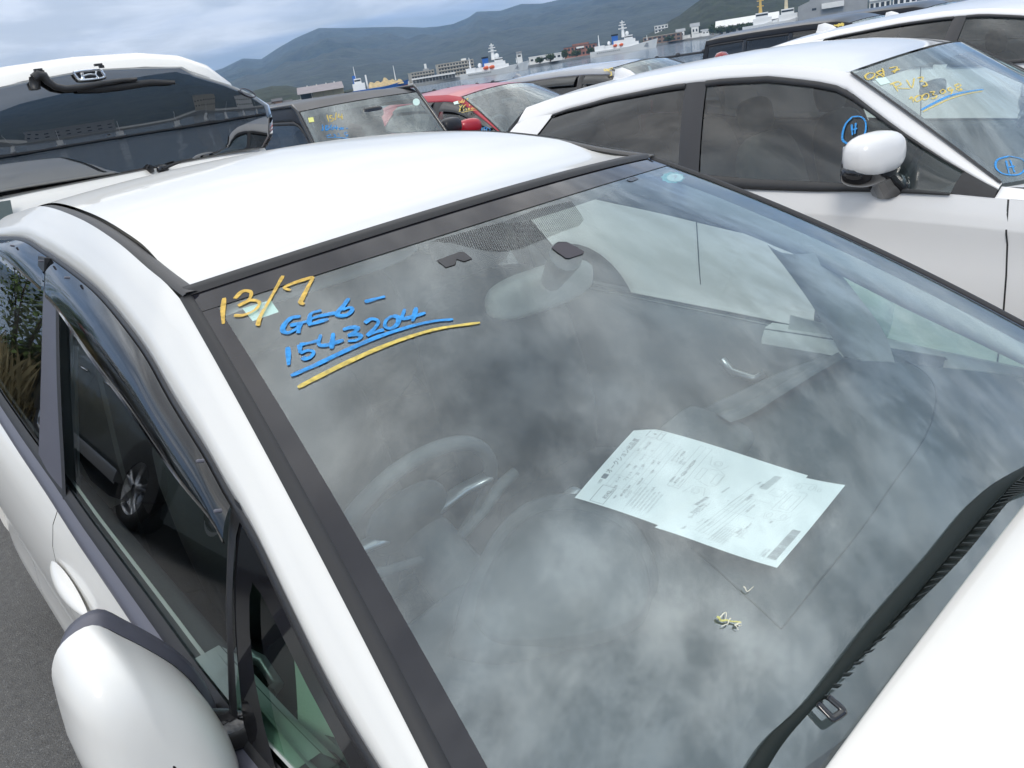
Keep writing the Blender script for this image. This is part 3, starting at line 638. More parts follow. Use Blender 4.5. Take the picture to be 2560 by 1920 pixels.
# seats
def seat(x, y, w=.52, rear=False):
    s = bpy.data.objects.new('rear_seat' if rear else 'front_seat', None); link(s, cab)
    hw = w/2
    MB().blob((x, y-.22, .50), (hw, .27, .10), 10, 24, 3.2).build('cushion', SEATM, s, True)
    R = rotx(math.radians(-14 if not rear else -18)); MB().blob((x, y+.10, .83), (hw, .085, .33), 14, 24, 3.4, R).build('backrest', SEATM, s, True)
    for dx in ((0,) if not rear else (-w*.27, w*.27)):
        MB().blob((x+dx, y+.195, 1.235), (.125, .055, .085), 10, 20, 3.2, R).build('headrest', SEATM, s, True)
seat(-.36, 1.22); seat(.36, 1.22); seat(0, 2.15, 1.25, True)
# floor tub, inner doors, trims, headliner
MB().box((0, 1.4, .27), (1.5, 3.0, .04)).build('cabin_floor', SEATM, cab)
MB().box((0, .02, .56), (1.46, .03, .70)).build('bulkhead', SEATM, cab)
def inner_door(y0, y1):
    return lambda: MB().grid([[A([Gx(y, zbelt(y))+dx, y, z if i else zbelt(y)-.005]) for y in np.linspace(y0, y1, 20)] for i, (dx, z) in enumerate(((.008, 0), (.05, .955), (.075, .90), (.075, .78), (.10, .70), (.12, .66), (.09, .60), (.08, .30)))])
both(inner_door(.30, 1.5), 'door_trim', DASH); both(inner_door(1.5, 2.6), 'rear_door_trim', DASH); both(inner_door(2.6, 3.0), 'luggage_trim', DASH)
for sg in (-1, 1):
    P = [A([sg*.705, .72, .845]), A([sg*.685, .74, .835]), A([sg*.68, .80, .845]), A([sg*.70, .84, .862])]; MB().tube(P, .010, 8).build('pull_handle', SILVT, cab, True)
def pil_trim():
    t = np.linspace(-.02, 1.0, 40); up = A([A([-(WS.E(q)[0]-.022), WS.E(q)[1]+.012, WS.E(q)[2]-.020]) for q in t]); lo = A([G(y, z-.002, -.022) for y, z in DLs if y < 1.2]); n = 40
    U = resample(up, n, up[:, 1]*.905+up[:, 2]*.42); k = lo[:, 1]*.905+lo[:, 2]*.42; Lw = resample(lo, n, k); md = (U+Lw)/2+A([.030, .0, -.022]); return MB().grid([U, U*.7+md*.3+A([.008, 0, -.004]), md, Lw*.7+md*.3+A([.006, 0, 0]), Lw])
both(pil_trim, 'pillar_trim', LGREY)
both(stripG([(.40, .935), (.415, 1.03), (.46, 1.12), (.495, 1.18), (.53, 1.225)], [(.53, .935), (.548, 1.0), (.58, 1.08), (.612, 1.15), (.655, 1.235)], -.062, bul=-.022), 'quarter_post_trim', LGREY)
both(belt(-.020, .010, -.022, .017, -.001, np.linspace(.62, 2.4, 40)), 'sunlit_sill', LGREY)  # pale strip: sunlight on the inner door ledge put into its colour
both(lambda: MB().grid([[A([Gx(y, zbelt(y))+dx, y, z]) for y in np.linspace(.44, .74, 12)] for dx, z in ((.012, .958), (.048, .957), (.066, .93), (.070, .87), (.064, .845))]), 'door_corner_trim', LGREY)
def corner_trim():
    ys = np.linspace(.08, .68, 20); return MB().grid([[G(y, zbelt(y)+.035+.05*max(0, y-.35), -.012) for y in ys], [G(y, zbelt(y)+.022, -.035) for y in ys], [G(y, zbelt(y)-.005, -.065) for y in ys], [G(y, zbelt(y)-.05, -.085) for y in ys], [G(y, zbelt(y)-.10, -.09) for y in ys]])
both(corner_trim, 'corner_trim', LGREY)
both(lambda: MB().grid([[G(y, zbelt(y)+.034+.05*max(0, y-.35)+f*(ztop(y)-zbelt(y)-.05)*(0.0), -.012-.004*f) for y in np.linspace(.10, .42, 14)] for f in (0, 1)]), 'trim_lip', LGREY)
both(stripG([(1.44, .96), (1.49, 1.10), (1.56, 1.25), (1.61, 1.38)], [(1.62, .97), (1.64, 1.10), (1.68, 1.25), (1.72, 1.40)], -.03, bul=-.02), 'centre_pillar_trim', LGREY)
for sg in (-1, 1):
    P = spline([(sg*.60, 1.52, 1.36), (sg*.63, 1.50, 1.15), (sg*.66, 1.47, .90), (sg*.67, 1.45, .55)], 20)
    MB().grid([[p+A([0, -.023, 0]) for p in P], [p+A([0, .023, 0]) for p in P]]).build('seat_belt', SEATM, cab, True)
grid('headliner', [[A([s*(abs(ditch(max(y, .93))[0])+.02), y, ditch(max(y, .93))[2]-.034+.02*(1-s*s)-(.01 if y < .93 else 0)]) for s in np.linspace(-1, 1, 21)] for y in np.linspace(.86, 2.95, 30)], HEADL, cab)
for sg in (-1, 1):
    MB().blob((sg*.30, 1.02, 1.388), (.20, .075, .010), 8, 24, 4, rotx(.32)).build('sun_visor', HEADL, cab, True)
# interior mirror
im = bpy.data.objects.new('interior_mirror', None); link(im, cab)
on_ws(C6([(1100, 830), (1160, 788), (1225, 785), (1300, 815), (1385, 868), (1370, 885), (1260, 922), (1225, 922), (1150, 870)]), .0014).build('mirror_pad', mat('dark_plum_plastic', (.035, .03, .04), .5), im)
mf = WS.hit(*C6([(1235, 855)])[0]); m0 = WS.P(*mf, -.01); mc = on(0, -.01, 1353, 722)+A([0, .0, 0])
MB().tube([m0, m0*.6+mc*.4+A([0, .012, -.02]), mc+A([.03, .0, .01])], [.030, .020, .016], 12).build('mirror_stem', DASH2, im, True)
MB().blob(mc, (.125, .028, .040), 12, 28, 3.0, rotx(.12)@rotz(-.10)).build('mirror_body', mat('warm_grey_plastic', (.24, .245, .235), .5), im, True)
# ------------------------------------------------------------------ auction sheets lying on the dashboard
def text_mesh(s, size=1.):
    cu = bpy.data.curves.new('t', 'FONT'); cu.body = s; cu.size = size; cu.resolution_u = 2; ob = bpy.data.objects.new('t', cu); COL.objects.link(ob)
    dg = bpy.context.evaluated_depsgraph_get(); me = bpy.data.meshes.new_from_object(ob.evaluated_get(dg)); V = A([v.co[:] for v in me.vertices]).reshape(-1, 3); Fc = [tuple(p.vertices) for p in me.polygons]
    bpy.data.objects.remove(ob); bpy.data.curves.remove(cu); bpy.data.meshes.remove(me); return V, Fc
class Sheet:
    """sheet with corners TL, TR, BR, BL; a runs down the page (TL to TR), b across it (BL to TL is the reading direction)"""
    def __init__(s, px, z, wob, ph, cut=0.):
        s.c = [on(2, z+dz, u, v) for (u, v), dz in px]; s.w, s.ph = wob, ph
    def P(s, a, b, off=0.):
        p = (s.c[0]*(1-a)+s.c[1]*a)*(1-b)+(s.c[3]*(1-a)+s.c[2]*a)*b
        return p+A([0, 0, s.w*(math.sin(a*4.2+s.ph)*.7+math.sin(b*3+a*2+s.ph)*.5)+off])
    def page(s, a0=0, b0=0, n=28, m=20, cut=.0):
        rows = []
        for i, a in enumerate(np.linspace(0, 1, n)):
            rows.append([s.P(a, max(b, cut*(1-a/.12) if a < .12 else 0)) for b in np.linspace(0, 1, m)])
        V = A(rows).reshape(-1, 3); b_ = MB().grid(rows); return b_
    def text(s, b_, txt, a, b, h, squeeze=1.):
        V, Fc = text_mesh(txt)
        if len(V) == 0: return
        asp = s.asp; b_.add([s.P(a-p[1]*h, b-p[0]*h*asp*squeeze, .0006) for p in V], Fc)
    def line(s, b_, pts, w=.0006):
        P = A([s.P(a, b, .0006) for a, b in resample(A(pts, float), max(6, 4*len(pts)))]); T = np.gradient(P, axis=0); T /= np.linalg.norm(T, axis=1)[:, None]+1e-9; S = np.cross(T, [0, 0, 1.])*w/2; b_.grid([P-S, P+S])
    def rect(s, b_, a0, b0, a1, b1, w=.0006): s.line(b_, [(a0, b0), (a1, b0)], w); s.line(b_, [(a1, b0), (a1, b1)], w); s.line(b_, [(a1, b1), (a0, b1)], w); s.line(b_, [(a0, b1), (a0, b0)], w)
    def ring(s, b_, a, b, ra, rb, w=.0006): s.line(b_, [(a+ra*math.cos(q), b+rb*math.sin(q)) for q in np.linspace(0, 2*math.pi, 16)], w)
c4 = lambda x, y: (1360+x/2.765, 1020+y/2.765)
S1 = Sheet([(c4(655, 125), .010), (c4(1825, 460), .012), (c4(1345, 985), .006), (c4(212, 622), .010)], .954, .0050, .4)
S2 = Sheet([(c4(1420, 424), .010), (c4(2083, 525), .007), (c4(1610, 1095), .006), (c4(765, 828), .008)], .962, .0036, 1.1)
for S_ in (S1, S2): S_.asp = np.linalg.norm(S_.c[1]-S_.c[0])/np.linalg.norm(S_.c[3]-S_.c[0])
sh1 = S1.page(cut=.09).build('auction_sheet', PAPER, None, True); tag(sh1, 'white printed sheet on the dashboard, the upper one with the framed 8242 at its corner', 'paper', 'sheets on the dashboard')
sh2 = S2.page().build('auction_sheet', PAPER, None, True); tag(sh2, 'white printed sheet on the dashboard, the lower one with the barcode at its corner', 'paper', 'sheets on the dashboard')
b = MB(); g = MB()
S1.text(b, 'USS', .075, .80, .024); S1.rect(b, .055, .735, .085, .685, .0015)
b.add([S1.P(.056, .732, .0005), S1.P(.084, .732, .0005), S1.P(.084, .688, .0005), S1.P(.056, .688, .0005)], [(0, 1, 2, 3)])
S1.text(b, 'オークション出品票', .085, .67, .046, .92)
S1.rect(b, .10, .985, .19, .80, .0008); S1.text(b, '8242', .18, .93, .036)
S1.rect(b, .10, .125, .17, .02, .0007); S1.text(b, '4', .155, .085, .034); S1.rect(b, .17, .125, .20, .02, .0007); S1.text(b, 'C', .195, .06, .022)
for t_, a_, b__, h_ in (('DBA-GE6', .165, .30, .022), ('1300', .20, .56, .022), ('フィット', .205, .70, .024), ('ホンダ', .165, .74, .018), ('型式', .135, .34, .016), ('排気量', .155, .56, .014), ('グレード', .195, .44, .018), ('G', .215, .30, .022), ('H23/ 7月', .185, .86, .020), ('5D', .235, .50, .022), ('FAT', .275, .44, .024), ('AC', .305, .42, .024), ('49,972 km', .255, .86, .026), ('冷房', .31, .54, .018), ('白', .245, .60, .022), ('シフト', .245, .54, .016), ('ガソリン', .285, .86, .018), ('NH624P', .29, .70, .020), ('車検', .225, .90, .014), ('5人', .385, .70, .020), ('ロールスポイント', .36, .34, .018), ('ユーザー買取車', .385, .34, .018), ('社外ナビ', .41, .34, .018), ('ETC', .43, .34, .018), ('登録No', .44, .56, .018), ('車台No', .465, .56, .018), ('GE6-1543204', .475, .46, .030), ('シリアルNo', .49, .58, .014)):
    S1.text(b, t_, a_, b__, h_)
for k in range(7): S1.text(g, '注意事項確認済記録内容に相違', .32+.022*k, .94-.02*(k % 2), .013)
for a_ in (.115, .145, .225, .265, .30, .335): S1.line(g, [(a_, .79), (a_, .14)], .0005)
for b_ in (.14, .36, .52, .66, .79): S1.line(g, [(.115, b_), (.335, b_)], .0005)
S1.rect(g, .43, .60, .50, .06, .0006); S1.line(g, [(.465, .60), (.465, .06)], .0005)
for (a_, b_) in ((.585, .56), (.585, .20)): S1.ring(g, a_, b_, .022, .034); S1.ring(g, a_, b_, .014, .022)
S1.line(g, [(.53, .62), (.55, .52), (.62, .50), (.64, .58)]); S1.line(g, [(.53, .14), (.55, .24), (.62, .26), (.64, .18)]); S1.rect(g, .53, .44, .56, .30); S1.line(g, [(.56, .45), (.62, .47), (.66, .44), (.66, .30), (.62, .27), (.56, .29)]); S1.rect(g, .62, .43, .655, .31)
b.build('printed_text', INK, sh1); g.build('printed_form', INKG, sh1)
b = MB(); g = MB()
for t_, a_, b__, h_ in (('車両確認書', .12, .64, .040), ('第1422回 開催日', .165, .74, .030), ('2025/07/04', .17, .42, .028), ('ロープラコーナー', .205, .80, .042), ('出品番号', .42, .44, .036), ('8242', .40, .24, .034), ('GE6-1543204', .52, .56, .028), ('8242', .255, .93, .03), ('4', .30, .50, .03), ('採点', .355, .22, .03), ('フィット', .30, .83, .028), ('49,972', .34, .80, .028), ('ガソリン', .385, .82, .024), ('車検切れ', .62, .80, .024), ('下記の理由により注意願います', .64, .84, .020), ('フロアカーペット', .665, .84, .020), ('シミ', .69, .84, .020), ('現状', .76, .60, .024)):
    S2.text(b, t_, a_-.06, b__, h_)
for k in range(6): S2.text(g, '注意事項確認済記録内容に相違ない', .43+.022*k, .95, .018)
for a_ in (.27, .305, .345, .385, .42): S2.line(g, [(a_, .90), (a_, .40)], .0005)
for b_ in (.90, .74, .60, .40): S2.line(g, [(.27, b_), (.56, b_)], .0005)
S2.rect(g, .265, .54, .335, .42); S2.rect(g, .45, .30, .57, .22)
b.grid([[S2.P(a_, b_, .0006) for b_ in (.40, .22)] for a_ in (.27, .272)])
for k in range(22): g.grid([[S2.P(.33+.0035*k, b_, .0006) for b_ in (.26, .06)], [S2.P(.3318+.0035*k, b_, .0006) for b_ in (.26, .06)]])
S2.line(g, [(.60, .46), (.60, .20), (.76, .18), (.76, .44), (.60, .46)]); S2.rect(g, .64, .42, .72, .24); S2.ring(g, .63, .52, .022, .03); S2.ring(g, .74, .50, .022, .03); S2.ring(g, .63, .13, .022, .03); S2.ring(g, .74, .11, .022, .03); S2.line(g, [(.58, .50), (.61, .57), (.76, .54), (.79, .48)]); S2.line(g, [(.58, .14), (.61, .08), (.76, .06), (.79, .14)]); S2.ring(g, .82, .12, .015, .02)
k = 0.; r_ = random.Random(3)
while k < .34:
    wv = r_.choice((.0022, .0035, .005)); b.grid([[S2.P(a_, .94-k, .0009) for a_ in (.885, .955)], [S2.P(a_, .94-k-wv, .0009) for a_ in (.885, .955)]]); k += wv+r_.choice((.0025, .004))
S2.text(b, '会場NO  8242', .865, .94, .022); S2.text(g, '出品店管理番号', .84, .94, .018)
b.build('printed_text', INK, sh2); g.build('printed_form', INKG, sh2)
# ================================================================== generic car with see-through cabin
def build_car(name, label, sp, dx=0., dy=0., group=None, zs=1.):
    cx, y0 = sp['cx']+dx, dy; root = thing(name, label, 'car' if 'cat' not in sp else sp['cat'], (cx, sp['fa']+dy, 0), group)
    up = A([1, 1, zs]); w_b, w_t = A(sp['wsb'])+A([0, y0, 0]), A(sp['wst'])+A([0, y0, 0]); w_b = w_b*up; w_t = w_t*up
    SH = Shield(w_b, w_t, sp.get('k', (.16, .10)), sp.get('m', (-.02, .03)), sp.get('b', .015), cx)
    T = np.vstack([[SH.E(t) for t in np.linspace(0, 1, 14)], [(x, y+y0, z*zs) for x, y, z in sp['roof']]])        # x,y,z of the upper edge
    Bq = A([(x, y+y0, z*zs) for x, y, z in sp['belt']])
    def Tp(y): return A([np.interp(y, T[:, 1], T[:, 0]), y, np.interp(y, T[:, 1], T[:, 2])])
    def Bp(y): return A([np.interp(y, Bq[:, 1], Bq[:, 0]), y, np.interp(y, Bq[:, 1], Bq[:, 2])])
    bul = sp.get('bul', .012)
    def S(y, f, sg=-1, off=0.):
        p = Bp(y)*(1-f)+Tp(y)*f; p[0] += bul*math.sin(math.pi*min(1, max(0, f)))+off; p[2] += off*.3; return A([cx+sg*p[0], p[1], p[2]])
    yA, rb, rt = T[0, 1], sp['rear'][0]+y0, sp['rear'][1]+y0
    yr = lambda f: rb*(1-f)+rt*f; f1 = lambda y: float(np.interp(y-y0, *zip(*sp['f1']))) if 'f1' in sp else .87
    P = sp['paint']; pp = sp.get('pillar', TRIM)
    # roof
    ys = T[:, 1][13:]; yh = w_t[1]; ye = rt+sp.get('over', 0); R_ = []
    for w in np.linspace(0, 1, 26):
        row = []
        for s in np.linspace(-1, 1, 25):
            fr = SH.P(s, 1)+A([0, .016, .006]); y = fr[1]*(1-w)+(ye-.05*s*s)*w; t = Tp(min(max(y, yh), T[-1, 1])); cr = sp.get('crown', .035)*(1-s*s)**sp.get('cex', 1.); f = min(1, w/.1); row.append(A([cx+s*t[0], y, (t[2]+cr)*f+fr[2]*(1-f)]))
        R_.append(row)
    rf = grid('roof', R_, sp.get('roofpaint', P), root)
    if 'fin' in sp:
        fy = sp['fin']+y0; t = Tp(fy); zc = t[2]+sp.get('crown', .035); prof = [(fy-.10, .0), (fy-.04, .045), (fy+.02, .068), (fy+.075, .062), (fy+.09, .0)]
        MB().grid([[A([cx+sx*.022*(1-(k/ .075 if k > 0 else 0)*.8), yy, zc-.012+k*q]) for q, sx in ((0, -1.2), (.6, -.8), (1, -.15), (1, .15), (.6, .8), (0, 1.2))] for yy, k in prof]).build('roof_antenna', P, rf, True)
    # windscreen
    w = grid('windshield', SH.grid(-1, 1, 0, 1, 24, 16), WSG if not sp.get('wsg') else sp['wsg'], root)
    b = MB()
    for sg in (-1, 1): b.grid([[SH.P(sg*(1-.06*f), t, -.004) for f in (0, 1)] for t in np.linspace(0, .93, 16)])
    b.grid([[SH.P(s, t, -.004) for s in np.linspace(-1, 1, 24)] for t in (.90, 1)]); b.build('enamel_border', FRIT, w, True)
    for sg in (-1, 1):
        grid('windshield_moulding', [[SH.E(t)*A([sg, 1, 1])+A([cx+sg*o, 0, dz]) for t in np.linspace(0, 1, 16)] for o, dz in ((-.004, .002), (.006, .009), (.016, .003))], RUBBER, root)
    # sides
    for sg in (-1, 1):
        yy = np.r_[np.linspace(yA, yh, 16), np.linspace(yh+.05, rt, 30)]
        grid('side_rail', [[S(min(y, yr(f1(y)+(1-f1(y))*g)), f1(y)*(1-g)+g, sg, -.012 if g < 0 else .004*math.sin(math.pi*max(0, g))) for y in yy] for g in (-.02, 0, .25, .5, .75, 1.0)], P, root)
        last = None
        for i, (a0, a1, c0, c1, gm) in enumerate(sp['win']):
            a0, a1, c0, c1 = a0+y0, a1+y0, c0+y0, c1+y0; L_ = lambda f: a0*(1-f)+c0*f; Rr = lambda f: a1*(1-f)+c1*f; n = 16
            if i == 0: grid('window_corner', [[S(yA*(1-g)+L_(q)*g, q*f1(yA*(1-g)+L_(q)*g), sg, .002) for q in np.linspace(0, 1, 8)] for g in np.linspace(0, 1.03, 6)], TRIM, root)
            def pt(g, q, off): y = L_(q)*(1-g)+Rr(q)*g; return S(y, q*f1(y), sg, off)
            pn = grid('door_glass', [[pt(g, q, -.006) for q in np.linspace(0, 1, 10)] for g in np.linspace(0, 1, n)], gm, root)
            fw = .035
            b = MB()
            b.grid([[pt(g, q, o) for g in np.linspace(0, 1, n)] for q, o in ((1-fw*1.6, -.004), (1-fw*1.4, .004), (1.0, .005), (1.02, -.004))])
            b.grid([[pt(g, q, o) for g in np.linspace(0, 1, n)] for q, o in ((-.06, .006), (-.05, .012), (.03, .010), (.045, -.004))])
            b.build('window_frame', TRIM, root, True)
            if sp.get('visor') and i < 2:
                grid('door_visor', [[pt(g, q, o) for g in np.linspace(.02 if i else .12, .98, n)] for q, o in ((.98, .008), (.88, .022), (.74, .028), (.72, .026))], VISG, root)
            nx = sp['win'][i+1] if i+1 < len(sp['win']) else None
            if nx: r0, r1 = nx[0]+y0, nx[2]+y0
            Rn = (lambda f: r0*(1-f)+r1*f) if nx else yr
            pm = pp if nx else P
            grid('pillar', [[S(Rr(q)*(1-g)+Rn(q)*g, q*f1(Rr(q)), sg, .004*math.sin(math.pi*g)) for q in np.linspace(0, 1, 10)] for g in np.linspace(-.03 if nx else 0, 1.03 if nx else 1, 8)], pm, root)
        # flank below the belt
        Wm = sp['W']; prof = ((0, 0), (.014, -.045), (.030, -.10), (.031, -.112), (.023, -.15), (.033, -.26), (.038, -.40), (.030, -.50), (.02, -.60), (.03, -.72), (.0, -.82)); yb = np.linspace(sp['nose'][0]+y0+.25, rb+.04, 34)
        grid('flank', [[A([cx+sg*(min(Bp(y)[0], Wm)+dx_-.9*max(0, sp['nose'][0]+y0+.8-y)**2*.35-.25*max(0, y-rb+.35)**2), y, Bp(y)[2]+dz*(Bp(y)[2]-.2)/.85]) for y in yb] for dx_, dz in prof], P, root)
        for ys_ in sp.get('seams', ()):
            grid('door_gap', [[A([cx+sg*(Bp(ys_+y0)[0]+dx_+.0015), ys_+y0+o+.03*math.sin(dz*4), Bp(ys_+y0)[2]+dz]) for dx_, dz in prof[:9]] for o in (-.003, .003)], RUBBER, root)
        for yc in (sp['fa']+dy, sp['ra']+dy):
            wheel(cx+sg*(Wm-.07), yc, .33, .2, root, sg)
            grid('wheel_arch', [[A([cx+sg*(Wm+.03+d_), yc+rr*math.cos(a), .33+rr*math.sin(a)]) for a in np.linspace(-.2, math.pi+.2, 20)] for rr, d_ in ((.22, .002), (.38, .008), (.42, .002))], TRIM, root)
    # nose, tail
    yn, zn = sp['nose'][0]+y0, sp['nose'][1]; hb = [SH.P(s, .0)+A([0, -.01, -.012]) for s in np.linspace(-1, 1, 21)]
    grid('bonnet', [[hb[j]*(1-f)+A([cx+s*(Wm-.12)*(1-.1*f), yn+.25*s*s, zn])*f+A([0, 0, .07*math.sin(math.pi*f*.95)*(1-.4*s*s)]) for j, s in enumerate(np.linspace(-1, 1, 21))] for f in np.linspace(0, 1, 12)], P, root)
    for sg in (-1, 1): grid('fender_top', [[A([cx+sg*((SH.b[0])*(1-g)+(Bp(y)[0]-.9*max(0, yn+.8-y)**2*.35)*g), y, (zn+(w_b[2]-zn)*max(0, (y-yn)/(yA-yn))-.01)*(1-g)+Bp(y)[2]*g]) for g in (0, .5, 1)] for y in np.linspace(yn+.25, yA, 10)], P, root)
    grid('front_bumper', [[A([cx+s*Wm*h, yn+.30*abs(s)**3-o, z]) for s in np.linspace(-1, 1, 21)] for z, o, h in ((zn, 0, .86), (zn-.10, .05, .94), (.5, .09, 1), (.25, .06, .98))], P, root)
    MB().blob((cx, yn-.05, zn-.14), (.42, .03, .07), 8, 16, 4).build('grille', GLOSSB, root, True)
    for sg in (-1, 1):
        MB().blob((cx+sg*(Wm-.24), yn+.06, zn-.08), (.19, .12, .065), 8, 16, 3, rotz(-sg*-.5)).build('headlight', CLEARL, root, True)
        MB().blob((cx+sg*(Wm-.10), rb+.03, Bp(rb)[2]-.04), (.07, .05, .13), 8, 16, 3).build('tail_light', REDL, root, True)
    def rear(f, s): e = S(yr(f), f, 1)[0]-cx; return A([cx+s*e, yr(f)+.05*(1-abs(s)**3)+.0, Bp(rb)[2]*(1-f)+Tp(min(rt, T[-1, 1]))[2]*f])
    grid('rear_glass', [[rear(f, s*.86) for s in np.linspace(-1, 1, 15)] for f in np.linspace(.12, .90, 8)], PRIVG, root)
    b = MB(); b.grid([[rear(f, s) for s in np.linspace(-1, 1, 15)] for f in (.88, 1.0)]); b.grid([[rear(f, s) for s in np.linspace(-1, 1, 15)] for f in (0, .13)])
    for sg in (-1, 1): b.grid([[rear(f, sg*s) for s in (.84, 1.0)] for f in np.linspace(.1, .9, 8)])
    b.grid([[A([cx+s*(Bp(rb)[0]+o), rb+.05+d_, z]) for s in np.linspace(-1, 1, 15)] for z, o, d_ in ((Bp(rb)[2], 0, 0), (.75, .02, .06), (.5, .02, .10), (.25, 0, .05))]); b.build('tailgate', P, root, True)
    # cabin
    MB().box((cx, (yA+rb)/2, .35), (2*Wm-.25, rb-yA-.1, .05)).build('cabin_floor', SEATM, root)
    for sg in (-1, 1): grid('door_trim', [[A([cx+sg*(Bp(y)[0]-o), y, Bp(y)[2]-d_]) for y in np.linspace(yA, rb, 16)] for o, d_ in ((.015, .0), (.07, .03), (.09, .6))], DASH, root)
    grid('dashboard', [[SH.P(s, 0)*(1-f)+A([cx+s*(w_b[0]-.02), w_b[1]+.42-.05*s*s, w_b[2]-.13])*f+A([0, 0, -.02]) for s in np.linspace(-1, 1, 15)] for f in np.linspace(0, 1, 6)]+[[A([cx+s*(w_b[0]-.02), w_b[1]+.40, w_b[2]-.5]) for s in np.linspace(-1, 1, 15)]], DASH, root)
    ym = yh+.30+sp.get('seat_dy', 0); zb_ = w_b[2]
    for (xx, yc, ww) in ((-.36, ym, .5), (.36, ym, .5), (-.33, ym+.85, .62), (.33, ym+.85, .62)):
        if yc > rb-.1: continue
        st = bpy.data.objects.new('seat', None); link(st, root); R = rotx(-.24); cs = sp.get('seatm', SEATM)
        MB().blob((cx+xx, yc+.06, zb_-.17), (ww/2, .08, .34), 10, 18, 3.2, R).build('backrest', cs, st, True); MB().blob((cx+xx, yc+.17, zb_+.235), (.12, .05, .085), 8, 16, 3, R).build('headrest', cs, st, True); MB().blob((cx+xx, yc-.25, zb_-.5), (ww/2, .25, .1), 8, 16, 3).build('cushion', cs, st, True)
    c_ = A([cx-.36, w_b[1]+.52, w_b[2]-.02]); rg = [c_+.18*(math.cos(a)*A([1, 0, 0])+math.sin(a)*A([0, -.42, .9])) for a in np.linspace(0, 2*math.pi, 25)]; MB().tube(rg, .016, 8, caps=False).build('steering_wheel', DASH, root, True)
    q = SH.P(0, .86, -.07); MB().blob(q+A([0, .06, -.05]), (.12, .025, .035), 8, 18, 3).build('interior_mirror', DASH, root, True)
    if sp.get('mir', True):
        for sg in (-1, 1):
            mr = bpy.data.objects.new('door_mirror', None); link(mr, root); c_ = A([cx+sg*(Bp(yA)[0]+sp.get('mo', .13)), yA+sp.get('my', .25), w_b[2]+sp.get('mz', .10)]); R = rotz(sg*.25)
            MB().blob(c_+A([0, 0, .012]), (.125, .075, .078), 14, 26, 2.7, R).build('mirror_cap', sp.get('mpaint', P), mr, True)
            MB().blob(c_+A([-sg*.005, .014, -.045]), (.126, .070, .055), 12, 26, 2.6, R).build('mirror_base', GLOSSB, mr, True)
            MB().tube([c_+A([-sg*.03, .0, -.05]), c_+A([-sg*.09, -.01, -.12]), c_+A([-sg*.14, -.02, -.135])], [.055, .068, .062], 14, flat=.8).build('mirror_foot', GLOSSB, mr, True)
            MB().prism([c_+R@A([x, .0705, z]) for x, z in ((-.09, -.055), (.09, -.055), (.095, .045), (-.08, .05))], (0, .002, 0)).build('mirror_glass', MIRRORG, mr)
    return root, SH, w, S
XO = dict(cx=2.86, fa=.0, ra=2.61, W=.86, wsb=(.74, .642, 1.046), wst=(.585, 1.258, 1.445), k=(.14, .09), m=(-.03, .035), b=.004,
    roof=[(.585, 1.394, 1.481), (.582, 1.604, 1.515), (.58, 1.831, 1.529), (.578, 2.085, 1.529), (.57, 2.55, 1.506), (.555, 2.94, 1.47), (.545, 3.22, 1.425)],
    belt=[(.80, -.8, .93), (.80, .60, 1.005), (.805, .75, 1.02), (.82, 1.1, 1.045), (.83, 1.56, 1.060), (.83, 1.94, 1.088), (.82, 2.6, 1.13), (.78, 3.0, 1.20), (.74, 3.35, 1.22)], rear=(3.32, 3.20), f1=[(.64, .62), (.85, .70), (1.1, .80), (1.3, .87), (1.6, .89), (2.2, .86), (2.5, .83), (2.8, .76), (3.05, .62)],
    win=[(.78, 1.84, .76, 1.92, SIDEG), (1.945, 3.05, 2.03, 2.90, PRIVG)], paint=WHITE2, pillar=mat('satin_black_film', (.03, .03, .034), .38, bump=.1, bscale=300), crown=.03, fin=2.9, nose=(-.72, .90), seams=(.60, 1.86), mo=.10, my=.375, mz=.125, seat_dy=.1)
v1, VS, vw, VSide = build_car('crossover_car', 'near white crossover with 08/7 and RV3 written in yellow on its windscreen', XO, group='white crossovers parked side by side')
build_car('crossover_car', 'white crossover just beyond the one marked RV3, cut by the right edge', dict(XO, belt=[(x, y, z+(.17 if y > .5 else .04)) for x, y, z in XO['belt']], win=[(.80, 1.70, .76, 1.69, SIDEG), (1.78, 2.75, 1.76, 2.6, TINTG)]), 2.46, .02, 'white crossovers parked side by side', 1.035)
build_car('crossover_car', 'white crossover at the top right corner, the farthest of the three white crossovers', XO, 4.84, .55, 'white crossovers parked side by side', 1.03)
# writing on the crossover marked RV3
D4 = dict(scale=2.572, org=(1700, 0))
o = strokes_on(VS, [[(1215, 470), (1190, 490), (1205, 512), (1240, 500), (1250, 475), (1215, 470)], [(1290, 455), (1265, 470), (1290, 485), (1310, 500), (1280, 512), (1262, 495), (1290, 480), (1312, 462), (1290, 455)], [(1300, 440), (1312, 490)], [(1345, 440), (1395, 432), (1375, 470)], [(1360, 462), (1412, 446)]], .0078, **D4).build('painted_date', YPAINT2, vw); tag(o, 'yellow handwritten 08/7')
o = strokes_on(VS, [[(1370, 540), (1400, 590)], [(1350, 545), (1400, 528), (1420, 545), (1385, 565), (1480, 572)], [(1455, 515), (1490, 565), (1505, 505)], [(1525, 505), (1560, 497), (1555, 520), (1540, 525), (1575, 530), (1585, 550), (1560, 557)]], .0078, **D4).build('painted_code', YPAINT2, vw); tag(o, 'yellow handwritten RV3')
